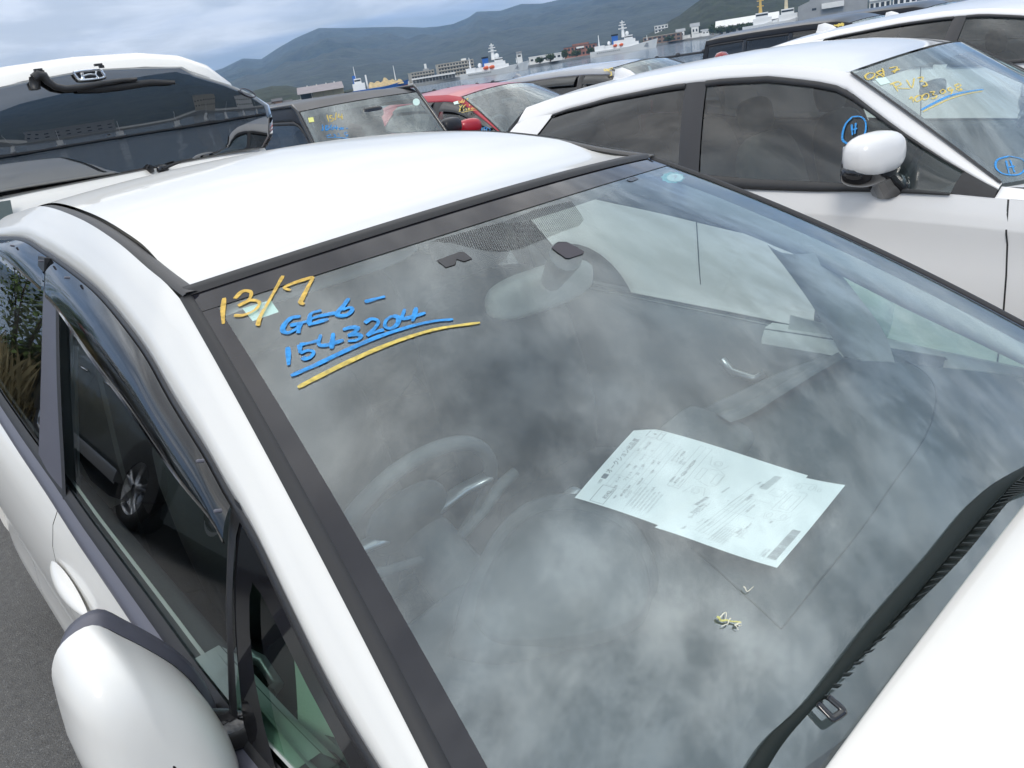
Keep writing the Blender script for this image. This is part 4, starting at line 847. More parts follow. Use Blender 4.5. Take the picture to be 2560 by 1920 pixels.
o = strokes_on(VS, [[(1475, 640), (1490, 625), (1500, 660)], [(1530, 615), (1508, 635), (1520, 655), (1550, 640), (1550, 618), (1530, 615)], [(1575, 605), (1555, 625), (1570, 645), (1595, 630), (1595, 607), (1575, 605)], [(1605, 595), (1635, 590), (1625, 610), (1650, 615), (1640, 632), (1615, 635)], [(1690, 575), (1672, 590), (1685, 605), (1705, 590), (1690, 575)], [(1745, 565), (1722, 570), (1732, 588), (1752, 575), (1740, 610)], [(1790, 540), (1765, 552), (1795, 568), (1810, 578), (1785, 582), (1775, 570), (1805, 550), (1790, 540)]], .0068, **D4).build('painted_number', YPAINT2, vw); tag(o, 'yellow handwritten 1003098')
strokes_on(VS, [[(1550, 708), (1640, 660), (1740, 615), (1850, 590), (1950, 576)]], .0088, **D4).build('painted_underline', BPAINT, vw)
strokes_on(VS, [[(1562, 720), (1650, 675), (1750, 632), (1850, 604), (1945, 588)]], .005, **D4).build('painted_underline', YPAINT2, vw)
strokes_on(VS, [[(2115, 1005), (2040, 1030), (2030, 1080), (2080, 1120), (2170, 1125), (2215, 1090), (2205, 1030), (2115, 1005)], [(2095, 1035), (2115, 1120)], [(2120, 1030), (2150, 1110)], [(2100, 1080), (2150, 1070)]], .0078, **D4).build('painted_letter', BPAINT, vw)
def patch_on(SH, px, off, m, name, parent):
    st = A([SH.hit(u, v) for u, v in px]); c = st.mean(0); return MB().grid([[SH.P(*(c+(q-c)*f), off) for q in st] for f in (0, 1)], cv=True).build(name, m, parent)
patch_on(VS, [(1700+x/2.572, y/2.572) for x, y in ((1252, 510), (1320, 498), (1350, 535), (1290, 550))], .002, STICK, 'inspection_sticker', vw)
class SidePane:
    def __init__(s, S): s.S = S
    def P(s, a, b, off=0.): return s.S(a, b, -1, off)
    def N(s, a, b): h = 1e-3; n = np.cross(s.P(a, b+h)-s.P(a, b-h), s.P(a+h, b)-s.P(a-h, b)); n /= np.linalg.norm(n); return n if n[0] < 0 else -n
    def hit(s, u, v):
        x = A([1.3, .5]); t = A([u, v], float)
        for _ in range(40):
            e = pj(s.P(*x))-t; h = 1e-4; J = np.stack([(pj(s.P(x[0]+h, x[1]))-t-e)/h, (pj(s.P(x[0], x[1]+h))-t-e)/h], 1); d = np.clip(np.linalg.solve(J, -e), -.2, .2); x = x+d
            if np.abs(d).max() < 1e-6: break
        return x
strokes_on(SidePane(VSide), [[(1110, 750), (1065, 800), (1045, 870), (1055, 910), (1120, 930), (1185, 870), (1195, 790), (1165, 752), (1110, 750)], [(1105, 800), (1110, 870)], [(1132, 790), (1125, 860)], [(1100, 838), (1140, 825)]], .0078, **D4).build('painted_letter', BPAINT, v1)
# ------------------------------------------------------------------ second row
BOX = dict(cx=3.0, fa=4.85, ra=7.1, W=.735, wsb=(.665, 5.70, 1.08), wst=(.615, 6.04, 1.555), k=(.05, .05), m=(-.005, .012), b=.004, roof=[(.63, 6.12, 1.60), (.63, 6.6, 1.615), (.63, 7.4, 1.615), (.62, 8.0, 1.60), (.61, 8.2, 1.585)], belt=[(.70, 4.3, 1.0), (.70, 5.7, 1.06), (.71, 8.25, 1.08)], rear=(8.25, 8.2), f1=[(5.7, .8), (6.1, .78), (8, .78)],
    win=[(5.78, 6.80, 5.95, 6.80, SIDEG), (6.90, 8.05, 6.90, 8.0, PRIVG)], paint=DARKGP, crown=.03, cex=.5, nose=(4.25, 1.0), mo=.14, my=.2, mz=.12)
j, JS, jw, _ = build_car('off_road_car', 'dark boxy off-road car with 15/4 on its flat upright windscreen', BOX)
JR = [(p[0], p[1], p[2]) for p in []]
for sg in (-1, 1): MB().tube([JS.E(t)*A([sg, 1, 1])+A([3.0+sg*.022, .01, .006]) for t in np.linspace(0, 1, 8)]+[A([3+sg*.64, y, 1.612]) for y in (6.1, 6.6, 7.4, 8.1)], .014, 8).build('drip_rail', GLOSSB, j, True)
D2 = dict(scale=3.456, org=(560, 40))
tag(strokes_on(JS, [[(890, 855), (905, 915)], [(935, 860), (915, 865), (920, 885), (945, 885), (940, 905), (918, 910)], [(970, 835), (960, 900)], [(995, 845), (985, 875), (1025, 868)], [(1018, 845), (1020, 895)]], .011, **D2).build('painted_date', YPAINT2, jw), 'yellow handwritten 15/4')
tag(strokes_on(JS, [[(850, 940), (855, 985), (835, 985)], [(880, 945), (880, 988), (905, 975), (885, 965), (900, 950), (880, 945)], [(930, 940), (915, 970), (935, 985), (945, 968), (925, 965)], [(955, 945), (950, 968), (985, 965)], [(975, 945), (972, 985)], [(995, 965), (1000, 982), (1015, 965), (1022, 982), (1035, 962)], [(1055, 972), (1068, 970)]], .0095, **D2).build('painted_code', BPAINT, jw), 'blue handwritten JB64W-')
strokes_on(JS, [[(885, 1040), (915, 1025), (925, 1040)], [(945, 1020), (965, 1035), (950, 1045)], [(985, 1015), (1000, 1035)], [(1065, 1005), (1040, 1010), (1045, 1025), (1070, 1030), (1050, 1045)], [(890, 1052), (980, 1050), (1095, 1062)]], .0075, **D2).build('painted_number', BPAINT, jw)
patch_on(JS, [(560+x/3.456, 40+y/3.456) for x, y in ((725, 882), (770, 875), (780, 915), (735, 922))], .003, STICKY, 'inspection_sticker', jw)
patch_on(JS, [(560+1660/3.456+9*math.cos(a), 40+745/3.456+9*math.sin(a)) for a in np.linspace(0, 6.28, 16)[:-1]], .003, STICK, 'service_sticker', jw)
MB().blob(JS.P(.05, .80, -.03), (.11, .03, .05), 8, 14, 4).build('camera_housing', GLOSSB, j, True)
RED = dict(cx=5.27, fa=5.1, ra=7.63, W=.86, wsb=(.72, 5.98, 1.03), wst=(.55, 6.75, 1.415), k=(.16, .10), m=(-.03, .05), b=.015, roof=[(.55, 7.0, 1.455), (.545, 7.5, 1.475), (.53, 8.0, 1.45), (.51, 8.6, 1.36)], belt=[(.80, 4.4, .95), (.80, 5.98, 1.02), (.81, 7.0, 1.06), (.78, 8.0, 1.15), (.74, 8.7, 1.2)], rear=(8.75, 8.6), f1=[(5.9, .78), (6.6, .84), (8.6, .78)],
    win=[(6.02, 7.05, 6.0, 7.05, SIDEG), (7.2, 8.1, 7.2, 7.95, PRIVG)], paint=REDP, pillar=TRIM, crown=.045, nose=(4.4, .93), mo=.11, my=.28, mz=.10, visor=True)
r_, RS, rw, _ = build_car('small_crossover_car', 'red car between the dark off-road car and the near white crossover', RED)
D3 = dict(scale=2.91, org=(1000, 0))
tag(strokes_on(RS, [[(425, 735), (415, 745), (425, 755), (440, 742), (425, 735)], [(455, 725), (445, 745), (460, 748), (455, 735)], [(472, 720), (465, 745)], [(480, 722), (495, 715), (485, 735)], [(430, 768), (440, 778)], [(455, 762), (435, 792)], [(465, 770), (462, 785)], [(465, 770), (482, 762)], [(505, 760), (508, 772)], [(520, 755), (515, 762), (525, 765)]], .011, **D3).build('painted_code', YPAINT2, rw), 'yellow handwritten 06/7 YF15')
tag(strokes_on(RS, [[(430, 798), (440, 795), (430, 812), (445, 808)], [(462, 795), (464, 806)], [(478, 790), (488, 800), (480, 803)], [(500, 785), (510, 795), (500, 800), (500, 785)], [(525, 783), (535, 792), (522, 796), (525, 783)], [(550, 775), (545, 788), (565, 785)], [(445, 822), (500, 808), (565, 800)]], .010, **D3).build('painted_number', YPAINT2, rw), 'yellow handwritten 219884')
strokes_on(RS, [[(625, 922), (595, 940), (605, 962), (640, 962), (655, 940), (625, 922)], [(615, 935), (612, 955)], [(632, 932), (630, 952)], [(612, 945), (635, 942)]], .009, **D3).build('painted_letter', BPAINT, rw)
patch_on(RS, [(1000+x/2.91, y/2.91) for x, y in ((388, 745), (420, 735), (428, 755), (396, 762))], .003, STICK, 'inspection_sticker', rw)
WAG = dict(cx=7.3, fa=4.65, ra=7.15, W=.845, wsb=(.72, 5.45, 1.03), wst=(.56, 6.35, 1.44), k=(.16, .10), m=(-.03, .035), b=.015, roof=[(.565, 6.7, 1.475), (.565, 7.2, 1.49), (.56, 8.0, 1.475), (.55, 8.7, 1.43), (.54, 9.0, 1.40)], belt=[(.80, 4.0, .92), (.80, 5.45, 1.01), (.81, 7.0, 1.04), (.78, 8.8, 1.09), (.76, 9.1, 1.1)], rear=(9.1, 8.95), f1=[(5.4, .78), (6.2, .84), (9, .84)],
    win=[(5.5, 6.75, 5.48, 6.75, SIDEG), (6.85, 7.9, 6.85, 7.9, PRIVG), (8.0, 8.8, 8.0, 8.6, PRIVG)], paint=SILVERP, pillar=GLOSSB, crown=.035, nose=(3.9, .90), mo=.11, my=.28, visor=True, fin=8.6)
_, GS, gw, _ = build_car('silver_wagon', 'silver grey estate car with smoked door visors behind the near white crossover', WAG)
tag(strokes_on(GS, [[(1495, 500), (1485, 508), (1495, 518), (1503, 508), (1495, 500)], [(1515, 500), (1508, 508), (1520, 515), (1512, 518), (1515, 500)], [(1527, 495), (1525, 512)], [(1533, 496), (1545, 493), (1538, 508)], [(1520, 525), (1540, 523)], [(1535, 525), (1538, 548), (1525, 550)]], .017, **D3).build('painted_date', YPAINT2, gw), 'yellow handwritten 08/7')
VAN = dict(cx=11.8, fa=4.55, ra=7.0, W=.76, wsb=(.70, 4.95, 1.0), wst=(.64, 5.55, 1.50), k=(.10, .08), m=(-.01, .03), b=.01, roof=[(.65, 5.75, 1.545), (.65, 6.3, 1.565), (.65, 7.2, 1.565), (.64, 7.8, 1.555), (.63, 8.02, 1.54)], belt=[(.73, 4.0, .95), (.74, 5.0, .99), (.745, 8.1, 1.02)], rear=(8.12, 8.05), f1=[(4.9, .78), (5.5, .84), (8, .84)],
    win=[(5.05, 5.50, 5.3, 5.52, SIDEG), (5.58, 6.45, 5.60, 6.45, PRIVG), (6.52, 7.25, 6.52, 7.25, PRIVG), (7.32, 8.0, 7.32, 7.98, PRIVG)], paint=BLACKP, pillar=GLOSSB, crown=.065, cex=.6, nose=(3.95, .95), mo=.12, my=.2, visor=True, cat='van')
_, NS, nw, _ = build_car('boxy_van', 'black boxy van nearest the water, between the white crossovers and the shore', VAN, group='black vans')
strokes_on(NS, [[(2088, 62), (2089, 66)], [(2093, 61), (2096, 64), (2093, 66)], [(2100, 59), (2098, 65)], [(2103, 60), (2107, 59), (2104, 65)]], .05).build('painted_date', YPAINT2, nw)
build_car('boxy_van', 'black boxy van farther right, its roof just showing above the white crossovers', VAN, 2.9, .1, 'black vans', 1.01)
# grey suv parked to the right of the foreground car: seen mirrored in that car's side windows
SUV = dict(cx=-3.52, fa=4.25, ra=6.9, W=.90, wsb=(.76, 5.1, 1.12), wst=(.60, 5.75, 1.56), k=(.14, .09), m=(-.02, .04), b=.01, roof=[(.60, 6.2, 1.62), (.60, 6.9, 1.635), (.58, 7.6, 1.60), (.56, 7.95, 1.56)], belt=[(.83, 3.5, 1.0), (.84, 5.1, 1.10), (.85, 6.5, 1.13), (.80, 8.0, 1.2)], rear=(8.05, 7.9), win=[(5.2, 6.2, 5.15, 6.2, SIDEG), (6.32, 7.6, 6.32, 7.4, PRIVG)], paint=GREYP, pillar=GLOSSB, crown=.04, nose=(3.45, .96), seams=(5.0, 6.26), mo=.12, my=.25)
sv, _, _, _ = build_car('parked_suv', 'grey green car mirrored in the side windows of the foreground car', SUV, 0, 1.2)
for yc in (6.95, 7.75): MB().tube([(-3.52+.885, yc-.1, .93), (-3.52+.915, yc-.06, .935), (-3.52+.915, yc+.06, .935), (-3.52+.885, yc+.1, .93)], .012, 8).build('door_handle', CHROME, sv, True)
grid('sill_trim', [[A([-3.52+.90+o, y, z]) for y in np.linspace(5.9, 7.7, 10)] for z, o in ((.22, .0), (.30, .02), (.34, .01))], SILVT, sv)
for sx in (.62, -.62):
    MB().lathe([(.0, .03), (.06, .03), (.075, .045), (.085, .03), (.085, -.05)], (-3.52+sx, 4.58, .50), (0, -1, 0), 20).build('fog_lamp', GLOSSB, sv, True); grid('bumper_trim', [[A([-3.52+sx+.10*math.cos(a), 4.56, .49+rr*math.sin(a)*.9]) for a in np.linspace(3.4, 6.0, 10)] for rr in (.10, .14)], SILVT, sv)
# ------------------------------------------------------------------ tall white van seen from behind
nv = thing('tall_van', 'tall white van seen from behind, emblem and wiper above its dark rear window', 'van', (.275, 5.7, 0))
YV, XV = 4.05, .275
def vp(px, y=YV): return [on(1, y, u, v) for u, v in px]
outl = [(.80, .30), (.815, .6), (.82, 1.0), (.815, 1.35), (.80, 1.55), (.765, 1.70), (.725, 1.81), (.62, 1.905), (.50, 1.955), (.30, 1.985), (0, 1.995)]
outl = [(x*1.025, 1.678+(z-1.678)*1.0875 if z > 1.2 else z) for x, z in outl]; full = [(x, z) for x, z in outl]+[(-x, z) for x, z in outl[-2::-1]]
rows = []
for y, k, dz in ((YV+.012, .925, -.085), (YV+.035, .955, -.050), (YV+.08, .98, -.022), (YV+.16, .995, -.006), (YV+.26, 1.0, 0), (YV+1.5, 1.01, .01), (YV+2.6, 1.0, .0), (YV+3.0, .93, -.25), (YV+3.3, .88, -.8)):
    rows.append([A([XV+x*k, y, max(.3, z+dz*(1 if z > 1 else 0)) if z > .35 else z]) for x, z in full])
grid('body', rows, WHITE, nv)
grid('tailgate', [[A([XV+s*w_, YV+o+.05*s**4, z]) for s in np.linspace(-1, 1, 21)] for z, o, w_ in ((.45, -.03, .78), (.9, -.085, .81), (1.22, -.10, .815), (1.32, -.085, .815), (1.40, -.05, .81), (1.452, -.004, .805), (1.47, .03, .80))], WHITE, nv)
grid('rear_panel', [[A([XV+x*.926*f, YV+.014+.0*x, 1.2+(z-.085*(z > 1)-1.2)*f]) for x, z in full] for f in (1.0, .8, .5)], WHITE, nv)
gp = [(174, 183), (253, 173), (360, 168), (453, 167), (489, 187), (570, 211), (633, 236), (674, 262), (683, 295), (683, 340), (665, 369), (601, 378), (450, 408), (300, 440)]
g3 = A(vp(gp)); rt_ = [(p[0]-XV, p[2]) for p in g3]; gz = [(x, z) for x, z in rt_ if x > .02]; gl = gz+[(-x, z) for x, z in reversed(gz)]
def gy(x): return YV-.012+.10*max(0, abs(x)-.5)**2*1.4
cz = 1.64
def gring(f, o): return [A([XV+x*f, gy(x*f)-o, cz+(z-cz)*f]) for x, z in gl]
RG = glass('tinted_rear_glass', (.05, .052, .056), .24)
MB().grid([gring(.995, -.006)]+[gring(f, .0) for f in (1., .96, .9, .8, .6, .4, .2, .01)], cv=True).build('rear_glass', RG, nv, True)
MB().grid([gring(f, -.012) for f in (1.0, .5, .01)], cv=True).build('glass_backing', FRIT, nv, True)
CW = lambda L_: [(x/3.16, 100+y/3.16) for x, y in L_]
wp_ = bpy.data.objects.new('rear_wiper', None); link(wp_, nv)
MB().tube(vp(CW([(262, 300), (300, 275), (345, 285), (380, 330), (440, 370), (520, 385), (640, 375), (800, 345), (950, 322), (1080, 308)]), YV-.06), [.022, .027, .027, .022, .020, .020, .019, .017, .014, .010], 10, flat=.8).build('wiper_arm', TRIM, wp_, True)
MB().tube(vp(CW([(275, 300), (275, 350), (285, 390)]), YV-.035), [.024, .024, .02], 12).build('wiper_pivot', TRIM, wp_, True)
MB().tube(vp(CW([(610, 400), (800, 385), (1000, 360), (1200, 335), (1380, 335)]), YV-.045), [.010, .017, .018, .015, .010], 8).build('wiper_blade', RUBBER, wp_, True)
# chrome emblem: rounded frame with an upright letter
em = bpy.data.objects.new('emblem', None); link(em, nv)
fr = vp(closed_px := CW([(580, 262), (600, 250), (700, 240), (790, 240), (825, 285), (810, 298), (740, 312), (640, 318), (610, 305)]), YV-.03) if False else [on(1, YV-.03, u, v) for u, v in spline(CW([(582, 258), (640, 246), (720, 238), (792, 238), (806, 255), (824, 288), (806, 300), (730, 312), (640, 318), (615, 308), (590, 275), (582, 258)]), 48)]
MB().tube(fr, .0085, 8, caps=False).build('emblem_ring', CHROME, em, True)
for L_ in ([(640, 252), (652, 285), (655, 312)], [(762, 242), (756, 275), (775, 300)], [(652, 286), (700, 272), (757, 272)]):
    MB().tube([on(1, YV-.03, u, v) for u, v in spline(CW(L_), 10)], [.012, .011, .010, .009, .009, .009, .009, .010, .011, .012] if len(L_) == 3 and L_[0][0] != 652 else .009, 8, flat=.6).build('emblem_stroke', CHROME, em, True)
MB().prism([on(1, YV-.024, u, v) for u, v in CW([(590, 258), (700, 244), (790, 244), (815, 288), (730, 306), (640, 312), (615, 300)])], (0, .01, 0)).build('emblem_plate', FRIT, em)
for px in ((300, 236), (775, 196)):
    p = on(1, YV-.055, *CW([px])[0]); MB().box(p, (.035, .02, .010)).box(p+A([.012, 0, -.010]), (.022, .015, .012)).build('spoiler_clip', TRIM, nv)
ov = [on(1, YV-.005, u, v) for u, v in CW([(1955+64*math.cos(a)*.95-0*math.sin(a), 418+25*math.sin(a)+.36*64*math.cos(a)) for a in np.linspace(0, 2*math.pi, 25)])]
MB().tube([p+A([0, gy(p[0]-XV)-YV-.004, 0]) for p in ov], .0035, 6, caps=False).build('dealer_badge', SATIN, nv, True)
um = bpy.data.objects.new('under_mirror', None); link(um, nv)
MB().tube(vp(CW([(1165, 1000), (1185, 1015), (1205, 1045)]), YV-.03), [.016, .018, .012], 10).build('rubber_stop', RUBBER, um, True)
MB().blob(on(1, YV-.03, *CW([(1285, 1025)])[0]), (.03, .02, .028), 8, 14, 3).build('mirror_foot', GLOSSB, um, True)
MB().tube(vp(CW([(1285, 1020), (1350, 990), (1425, 962)]), YV-.06), [.012, .013, .009], 10, flat=.6).build('mirror_head', RUBBER, um, True)
grid('lamp_panel', [[on(1, YV-.075, u, v) for u, v in L_] for L_ in ([(-60, 512), (-10, 505), (26, 500)], [(-60, 640), (-10, 630), (48, 610)])], mat('smoky_grey_lens', (.16, .20, .20), .15, coat=.6), nv)
for sg in (-1, 1):
    for yc in (YV+.7, YV+3.0): wheel(XV+sg*.80, yc-.1, .28, .16, nv, sg)
MB().box((XV, YV+1.6, .28), (1.5, 2.9, .1)).build('underbody', TRIM, nv)
for sg in (-1, 1):
    for y0_, y1_ in ((YV+.22, YV+.95), (YV+1.02, YV+1.85), (YV+1.92, YV+2.5)):
        grid('side_glass', [[A([XV+sg*(np.interp(z, (1.0, 1.35, 1.55, 1.72), (.848, .848, .834, .80))+.006), y, z]) for y in np.linspace(y0_, y1_, 5)] for z in (1.08, 1.3, 1.5, 1.66)], PRIVG, nv)
# ================================================================== hills, far shore, ships
LEAF = mat('forest_green', (.002, .004, .004), .95, col2=(.040, .050, .030), vscale=.034, bump=1., bscale=.07)
LEAFN = mat('near_forest_green', (.003, .006, .002), .95, col2=(.024, .036, .011), vscale=.10, bump=1., bscale=.35)
def elev(u, v): q = ray(u, v); return math.atan2(q[0], q[1]), q[2]/math.hypot(q[0], q[1])
SKYL = [(440, 215), (500, 188), (556, 171), (607, 146), (653, 148), (692, 122), (739, 95), (797, 70), (860, 70), (930, 68), (994, 67), (1060, 69), (1096, 66), (1133, 60), (1173, 43), (1192, 29), (1251, 27), (1302, 10), (1354, 9), (1395, 0), (1480, -22), (1600, -50), (1760, -66), (1950, -80), (2200, -60), (2560, -90)]
ST = A([elev(*p) for p in SKYL])
def fbm(x, y, o=5): return noise.fractal(Vector((x, y, 1.7)), 1.0, 2.0, o)
def ridge_elev(a):
    if ST[0, 0] <= a <= ST[-1, 0]: return float(np.interp(a, ST[:, 0], ST[:, 1]))
    d = min(abs(a-ST[0, 0]), abs(a-ST[-1, 0]-0)); base = .030+.022*fbm(math.cos(a)*2.1, math.sin(a)*2.1, 3)
    e0 = ST[0, 1] if abs(a-ST[0, 0]) < abs(a-ST[-1, 0]) else ST[-1, 1]; k = min(1, d/.25); return e0*(1-k)+max(.014, base)*k
az = np.r_[np.linspace(ST[0, 0], ST[-1, 0], 420), np.linspace(ST[-1, 0]+.01, ST[0, 0]+2*math.pi-.01, 240)]
rad = np.r_[np.linspace(1300, 3650, 64), [3950, 4300]]; rows = []
for a in az:
    aa = a if a <= math.pi*1.2 else a-2*math.pi
    e = ridge_elev(aa if ST[0, 0] <= aa <= ST[-1, 0] or True else a); zs = []
    for r in rad:
        f = (r-1300)/2350; x, y = math.sin(a)*r, math.cos(a)*r
        prof = min(1, f)**.85 if f <= 1 else 1-(f-1)*1.5
        gul = abs(fbm(x/560, y/560, 4)); fine = fbm(x/105+7, y/105, 3)
        zs.append(max(0, prof*(1-.6*gul*(1-abs(2*min(f, 1)-1))-.22*abs(fbm(x/230, y/230+3, 3))*(f < .95)))*1000+fine*26*(f > .02)+fbm(x/36, y/36, 2)*10)
    zs = A(zs); m = (zs/rad).max(); k = e/m; rows.append([A([CAM[0]+math.sin(a)*r, CAM[1]+math.cos(a)*r, max(-3, z*k+1.68*(z > 30) if r > 1305 else -3)]) for r, z in zip(rad, zs)])
rows.append(rows[0])
tag(grid('hills', rows, LEAF, smooth=True), kind='structure')
def mound(sky, r0, r1, name, m, rough=.12, na=160, nr=22, top=None):
    T_ = A([elev(*p) for p in sky]); rows = []
    for a in np.linspace(T_[0, 0], T_[-1, 0], na):
        e = float(np.interp(a, T_[:, 0], T_[:, 1])); rr = np.linspace(r0, r1, nr); z = []
        for i, r in enumerate(rr):
            f = i/(nr-1); x, y = math.sin(a)*r, math.cos(a)*r; z.append((min(1, f*1.25)**.7)*(1+rough*fbm(x/45, y/45, 3)+rough*.55*fbm(x/11, y/11, 3)))
        z = A(z); k = e/(z*r1*.9/rr/(r1*.9)).max(); rows.append([A([CAM[0]+math.sin(a)*r, CAM[1]+math.cos(a)*r, max(-2.5, zz*k+(1.68 if i else -4)*min(1, i/2))]) for i, (r, zz) in enumerate(zip(rr, z))])
    return tag(grid(name, rows, m, smooth=True), kind='structure')
mound([(560, 255), (600, 238), (640, 225), (680, 215), (720, 214), (760, 222), (800, 232), (840, 238), (900, 225), (960, 206), (1010, 200)], 480, 620, 'wooded_knoll', LEAFN)
mound([(1600, 100), (1630, 80), (1653, 66), (1680, 48), (1700, 38), (1725, 18), (1750, 0), (1790, -22), (1850, -40), (1930, -35), (1990, -15), (2040, 4), (2100, 15), (2200, 0)], 690, 900, 'wooded_hill', LEAFN, .14, 260, 34)
# low far shore under everything, as a strip of land with a quay wall
QUAY = mat('quay_concrete', (.30, .30, .29), .85, var=.15, vscale=.5)
P = [(560, 330), (700, 330), (860, 360), (1010, 420), (1300, 440), (1480, 540), (1700, 660), (2000, 560), (2300, 520), (2560, 520)]
FQ = A([far(u, d) for u, d in P]); FB_ = A([far(u, d+700) for u, d in P])
b = MB().grid([[A([p[0], p[1], -3]) for p in FQ], [A([p[0], p[1], -.9]) for p in FQ], [A([p[0], p[1], -.8]) for p in FB_]]); tag(b.build('far_shore', QUAY), kind='structure')
class Far:
    """frame of a far thing: x across the view in photograph pixels at that distance, d metres away from us, h pixels up"""
    def __init__(s, name, label, cat, u, dist, z=-.85, yaw=0., group=None):
        s.o = far(u, dist, z); l = s.o[:2]-CAM[:2]; l = l/np.linalg.norm(l); s.f = A([l[0], l[1], 0]); s.r = A([l[1], -l[0], 0]); s.k = dist*.87/1948; s.M = rotz(yaw)
        s.t = thing(name, label, cat, tuple(s.o), group)
    def p(s, x, d, h): return s.o+s.M@(s.r*x*s.k+s.f*d)+A([0, 0, h*s.k])
    def box(s, name, x0, x1, h0, h1, d0, d1, m, parent=None, b=None):
        V = [s.p(x, d, h) for h in (h0, h1) for d in (d0, d1) for x in (x0, x1)]; Fc = [(0, 2, 3, 1), (4, 5, 7, 6), (0, 1, 5, 4), (2, 6, 7, 3), (0, 4, 6, 2), (1, 3, 7, 5)]
        if b is not None: b.add(V, Fc); return b
        return MB().add(V, Fc).build(name, m, parent or s.t)
    def gable(s, name, x0, x1, h0, h1, d0, d1, m, along=True):
        e = 1.5; dm, xm = (d0+d1)/2, (x0+x1)/2
        if along: A_, B_, C_ = [(x0-e, d0-.4, h0), (x1+e, d0-.4, h0)], [(x0-e, dm, h1), (x1+e, dm, h1)], [(x0-e, d1+.4, h0), (x1+e, d1+.4, h0)]
        else: A_, B_, C_ = [(x0-e, d0-.4, h0), (x0-e, d1+.4, h0)], [(xm, d0-.4, h1), (xm, d1+.4, h1)], [(x1+e, d0-.4, h0), (x1+e, d1+.4, h0)]
        V = [s.p(*q) for q in A_+B_+C_]; return MB().add(V, [(0, 1, 3, 2), (2, 3, 5, 4), (0, 2, 4), (1, 5, 3), (0, 4, 5, 1)]).build(name, m, s.t)
CREAM = mat('cream_cladding', (.62, .53, .36), .7, var=.06, vscale=.6); ROOFP = mat('mauve_grey_roof', (.26, .23, .24), .7, var=.1, vscale=.3); WWALL = mat('white_render', (.72, .72, .70), .7, var=.06, vscale=.4); GWALL = mat('grey_render', (.30, .31, .32), .75, var=.08, vscale=.3)
BEIGE = mat('beige_render', (.42, .39, .33), .75, var=.08, vscale=.3); BRICK = mat('red_brown_brick', (.30, .13, .09), .8, var=.15, vscale=.6); BROWN = mat('brown_cladding', (.22, .14, .10), .8, var=.12, vscale=.5); DGL = mat('dark_window', (.03, .035, .04), .15); DROOF = mat('dark_slate_roof', (.07, .07, .075), .7, var=.2, vscale=.4)
SHIPW = mat('ship_white', (.78, .79, .79), .45); SHIPB = mat('ship_blue', (.015, .11, .40), .4); SHIPR = mat('ship_red_lead', (.35, .06, .06), .6); ORANGE = mat('lifeboat_orange', (.70, .12, .03), .5); OCHRE = mat('mast_ochre', (.60, .40, .10), .55); LOGS = mat('tan_timber', (.50, .38, .20), .9, var=.3, vscale=.9); GREYL = mat('hull_grey', (.24, .26, .28), .5)
w = Far('warehouse', 'cream walled warehouse with a mauve roof above the dark off-road car', 'warehouse', 790, 300)
w.box('wall', -8, 72, -2, 23, 0, 16, CREAM); w.gable('roof', -45, 72, 23, 40, -4, 18, ROOFP)
for x in (18, 44): w.box('door_gap', x, x+.8, 0, 23, -.08, .1, BEIGE)
for x in (-42, -12): w.box('post', x, x+2, -2, 23, -3, -2.6, BEIGE)
w.box('open_side', -40, -9, -2, 22, 4, 15, DGL)
for k, x in enumerate((-20, 5, 30, 52)): w.box('roof_vent', x, x+3, 37, 42, 6.5, 8, WWALL)
for u, hh, mm, lb in ((692, 22, BROWN, 'small brown shed left of the cream warehouse'), (672, 16, CREAM, 'small cream hut at the edge of the tall van'), (716, 14, BROWN, 'low brown hut against the cream warehouse')):
    w = Far('shed', lb, 'shed', u, 310); w.box('wall', -12, 12, 0, hh*.7, 0, 6, mm); w.gable('roof', -13, 13, hh*.7, hh, 0, 6, DROOF); w.box('door', -3, 2, 0, 8, -.1, .1, DGL)
def hull(F, x0, x1, h0, h1, beam, m, name='hull', bow=1, flare=12, stripe=None):
    n = 16; rows = []
    for i in range(n):
        f = i/(n-1); x = x0+(x1-x0)*f; q = f if bow > 0 else 1-f; wd = beam/2*(1-max(0, (q-.72)/.28)**2.2)*(1 if q > .08 else .85); sh = max(0, q-.6)*flare*1.6
        rows.append([F.p(x+0*sh, -wd*.8, h0), F.p(x+sh*.7*bow, -wd, h1+sh), F.p(x+sh*.7*bow, wd, h1+sh), F.p(x, wd*.8, h0)])
    b = MB().grid(rows); k = (n-1)*4; b.f += [(0, 1, 2, 3), (k, k+3, k+2, k+1)]; return b.build(name, m, F.t)
c = Far('cargo_ship', 'blue hulled cargo ship heaped with tan timber', 'ship', 945, 400, SEA_Z-.3)
hull(c, -68, 75, 0, 15, 9, SHIPB); hull(c, -67, 73, -1, 4, 8.6, SHIPR, 'boot_topping')
rows = []
for i in range(18):
    f = i/17; x = -25+92*f; hh = 15+ (16+4*math.sin(i*1.7)+3*math.sin(i*.9))*math.sin(math.pi*min(1, .12+.85*f))**.5; rows.append([c.p(x, d, 15+(hh-15)*(1-abs(d/4.3)**2.5)) for d in np.linspace(-4.2, 4.2, 9)])
grid('timber_load', rows, LOGS, c.t)
c.box('bridge', -66, -34, 15, 32, -4, 4, SHIPW); c.box('wheelhouse', -60, -42, 32, 44, -3, 3, SHIPW); c.box('window_band', -59, -43, 37, 41, -3.1, -2.9, DGL); c.box('funnel', -63, -55, 32, 52, -1.2, 1.2, SHIPB)
MB().tube([c.p(-55, 0, 44), c.p(-55, 0, 74)], [.28, .1], 6).build('mast', SHIPW, c.t); MB().tube([c.p(48, 0, 26), c.p(48, 0, 62)], [.3, .12], 6).build('fore_mast', SHIPW, c.t); c.box('derrick', -30, -26, 15, 50, -.4, .4, SHIPW)
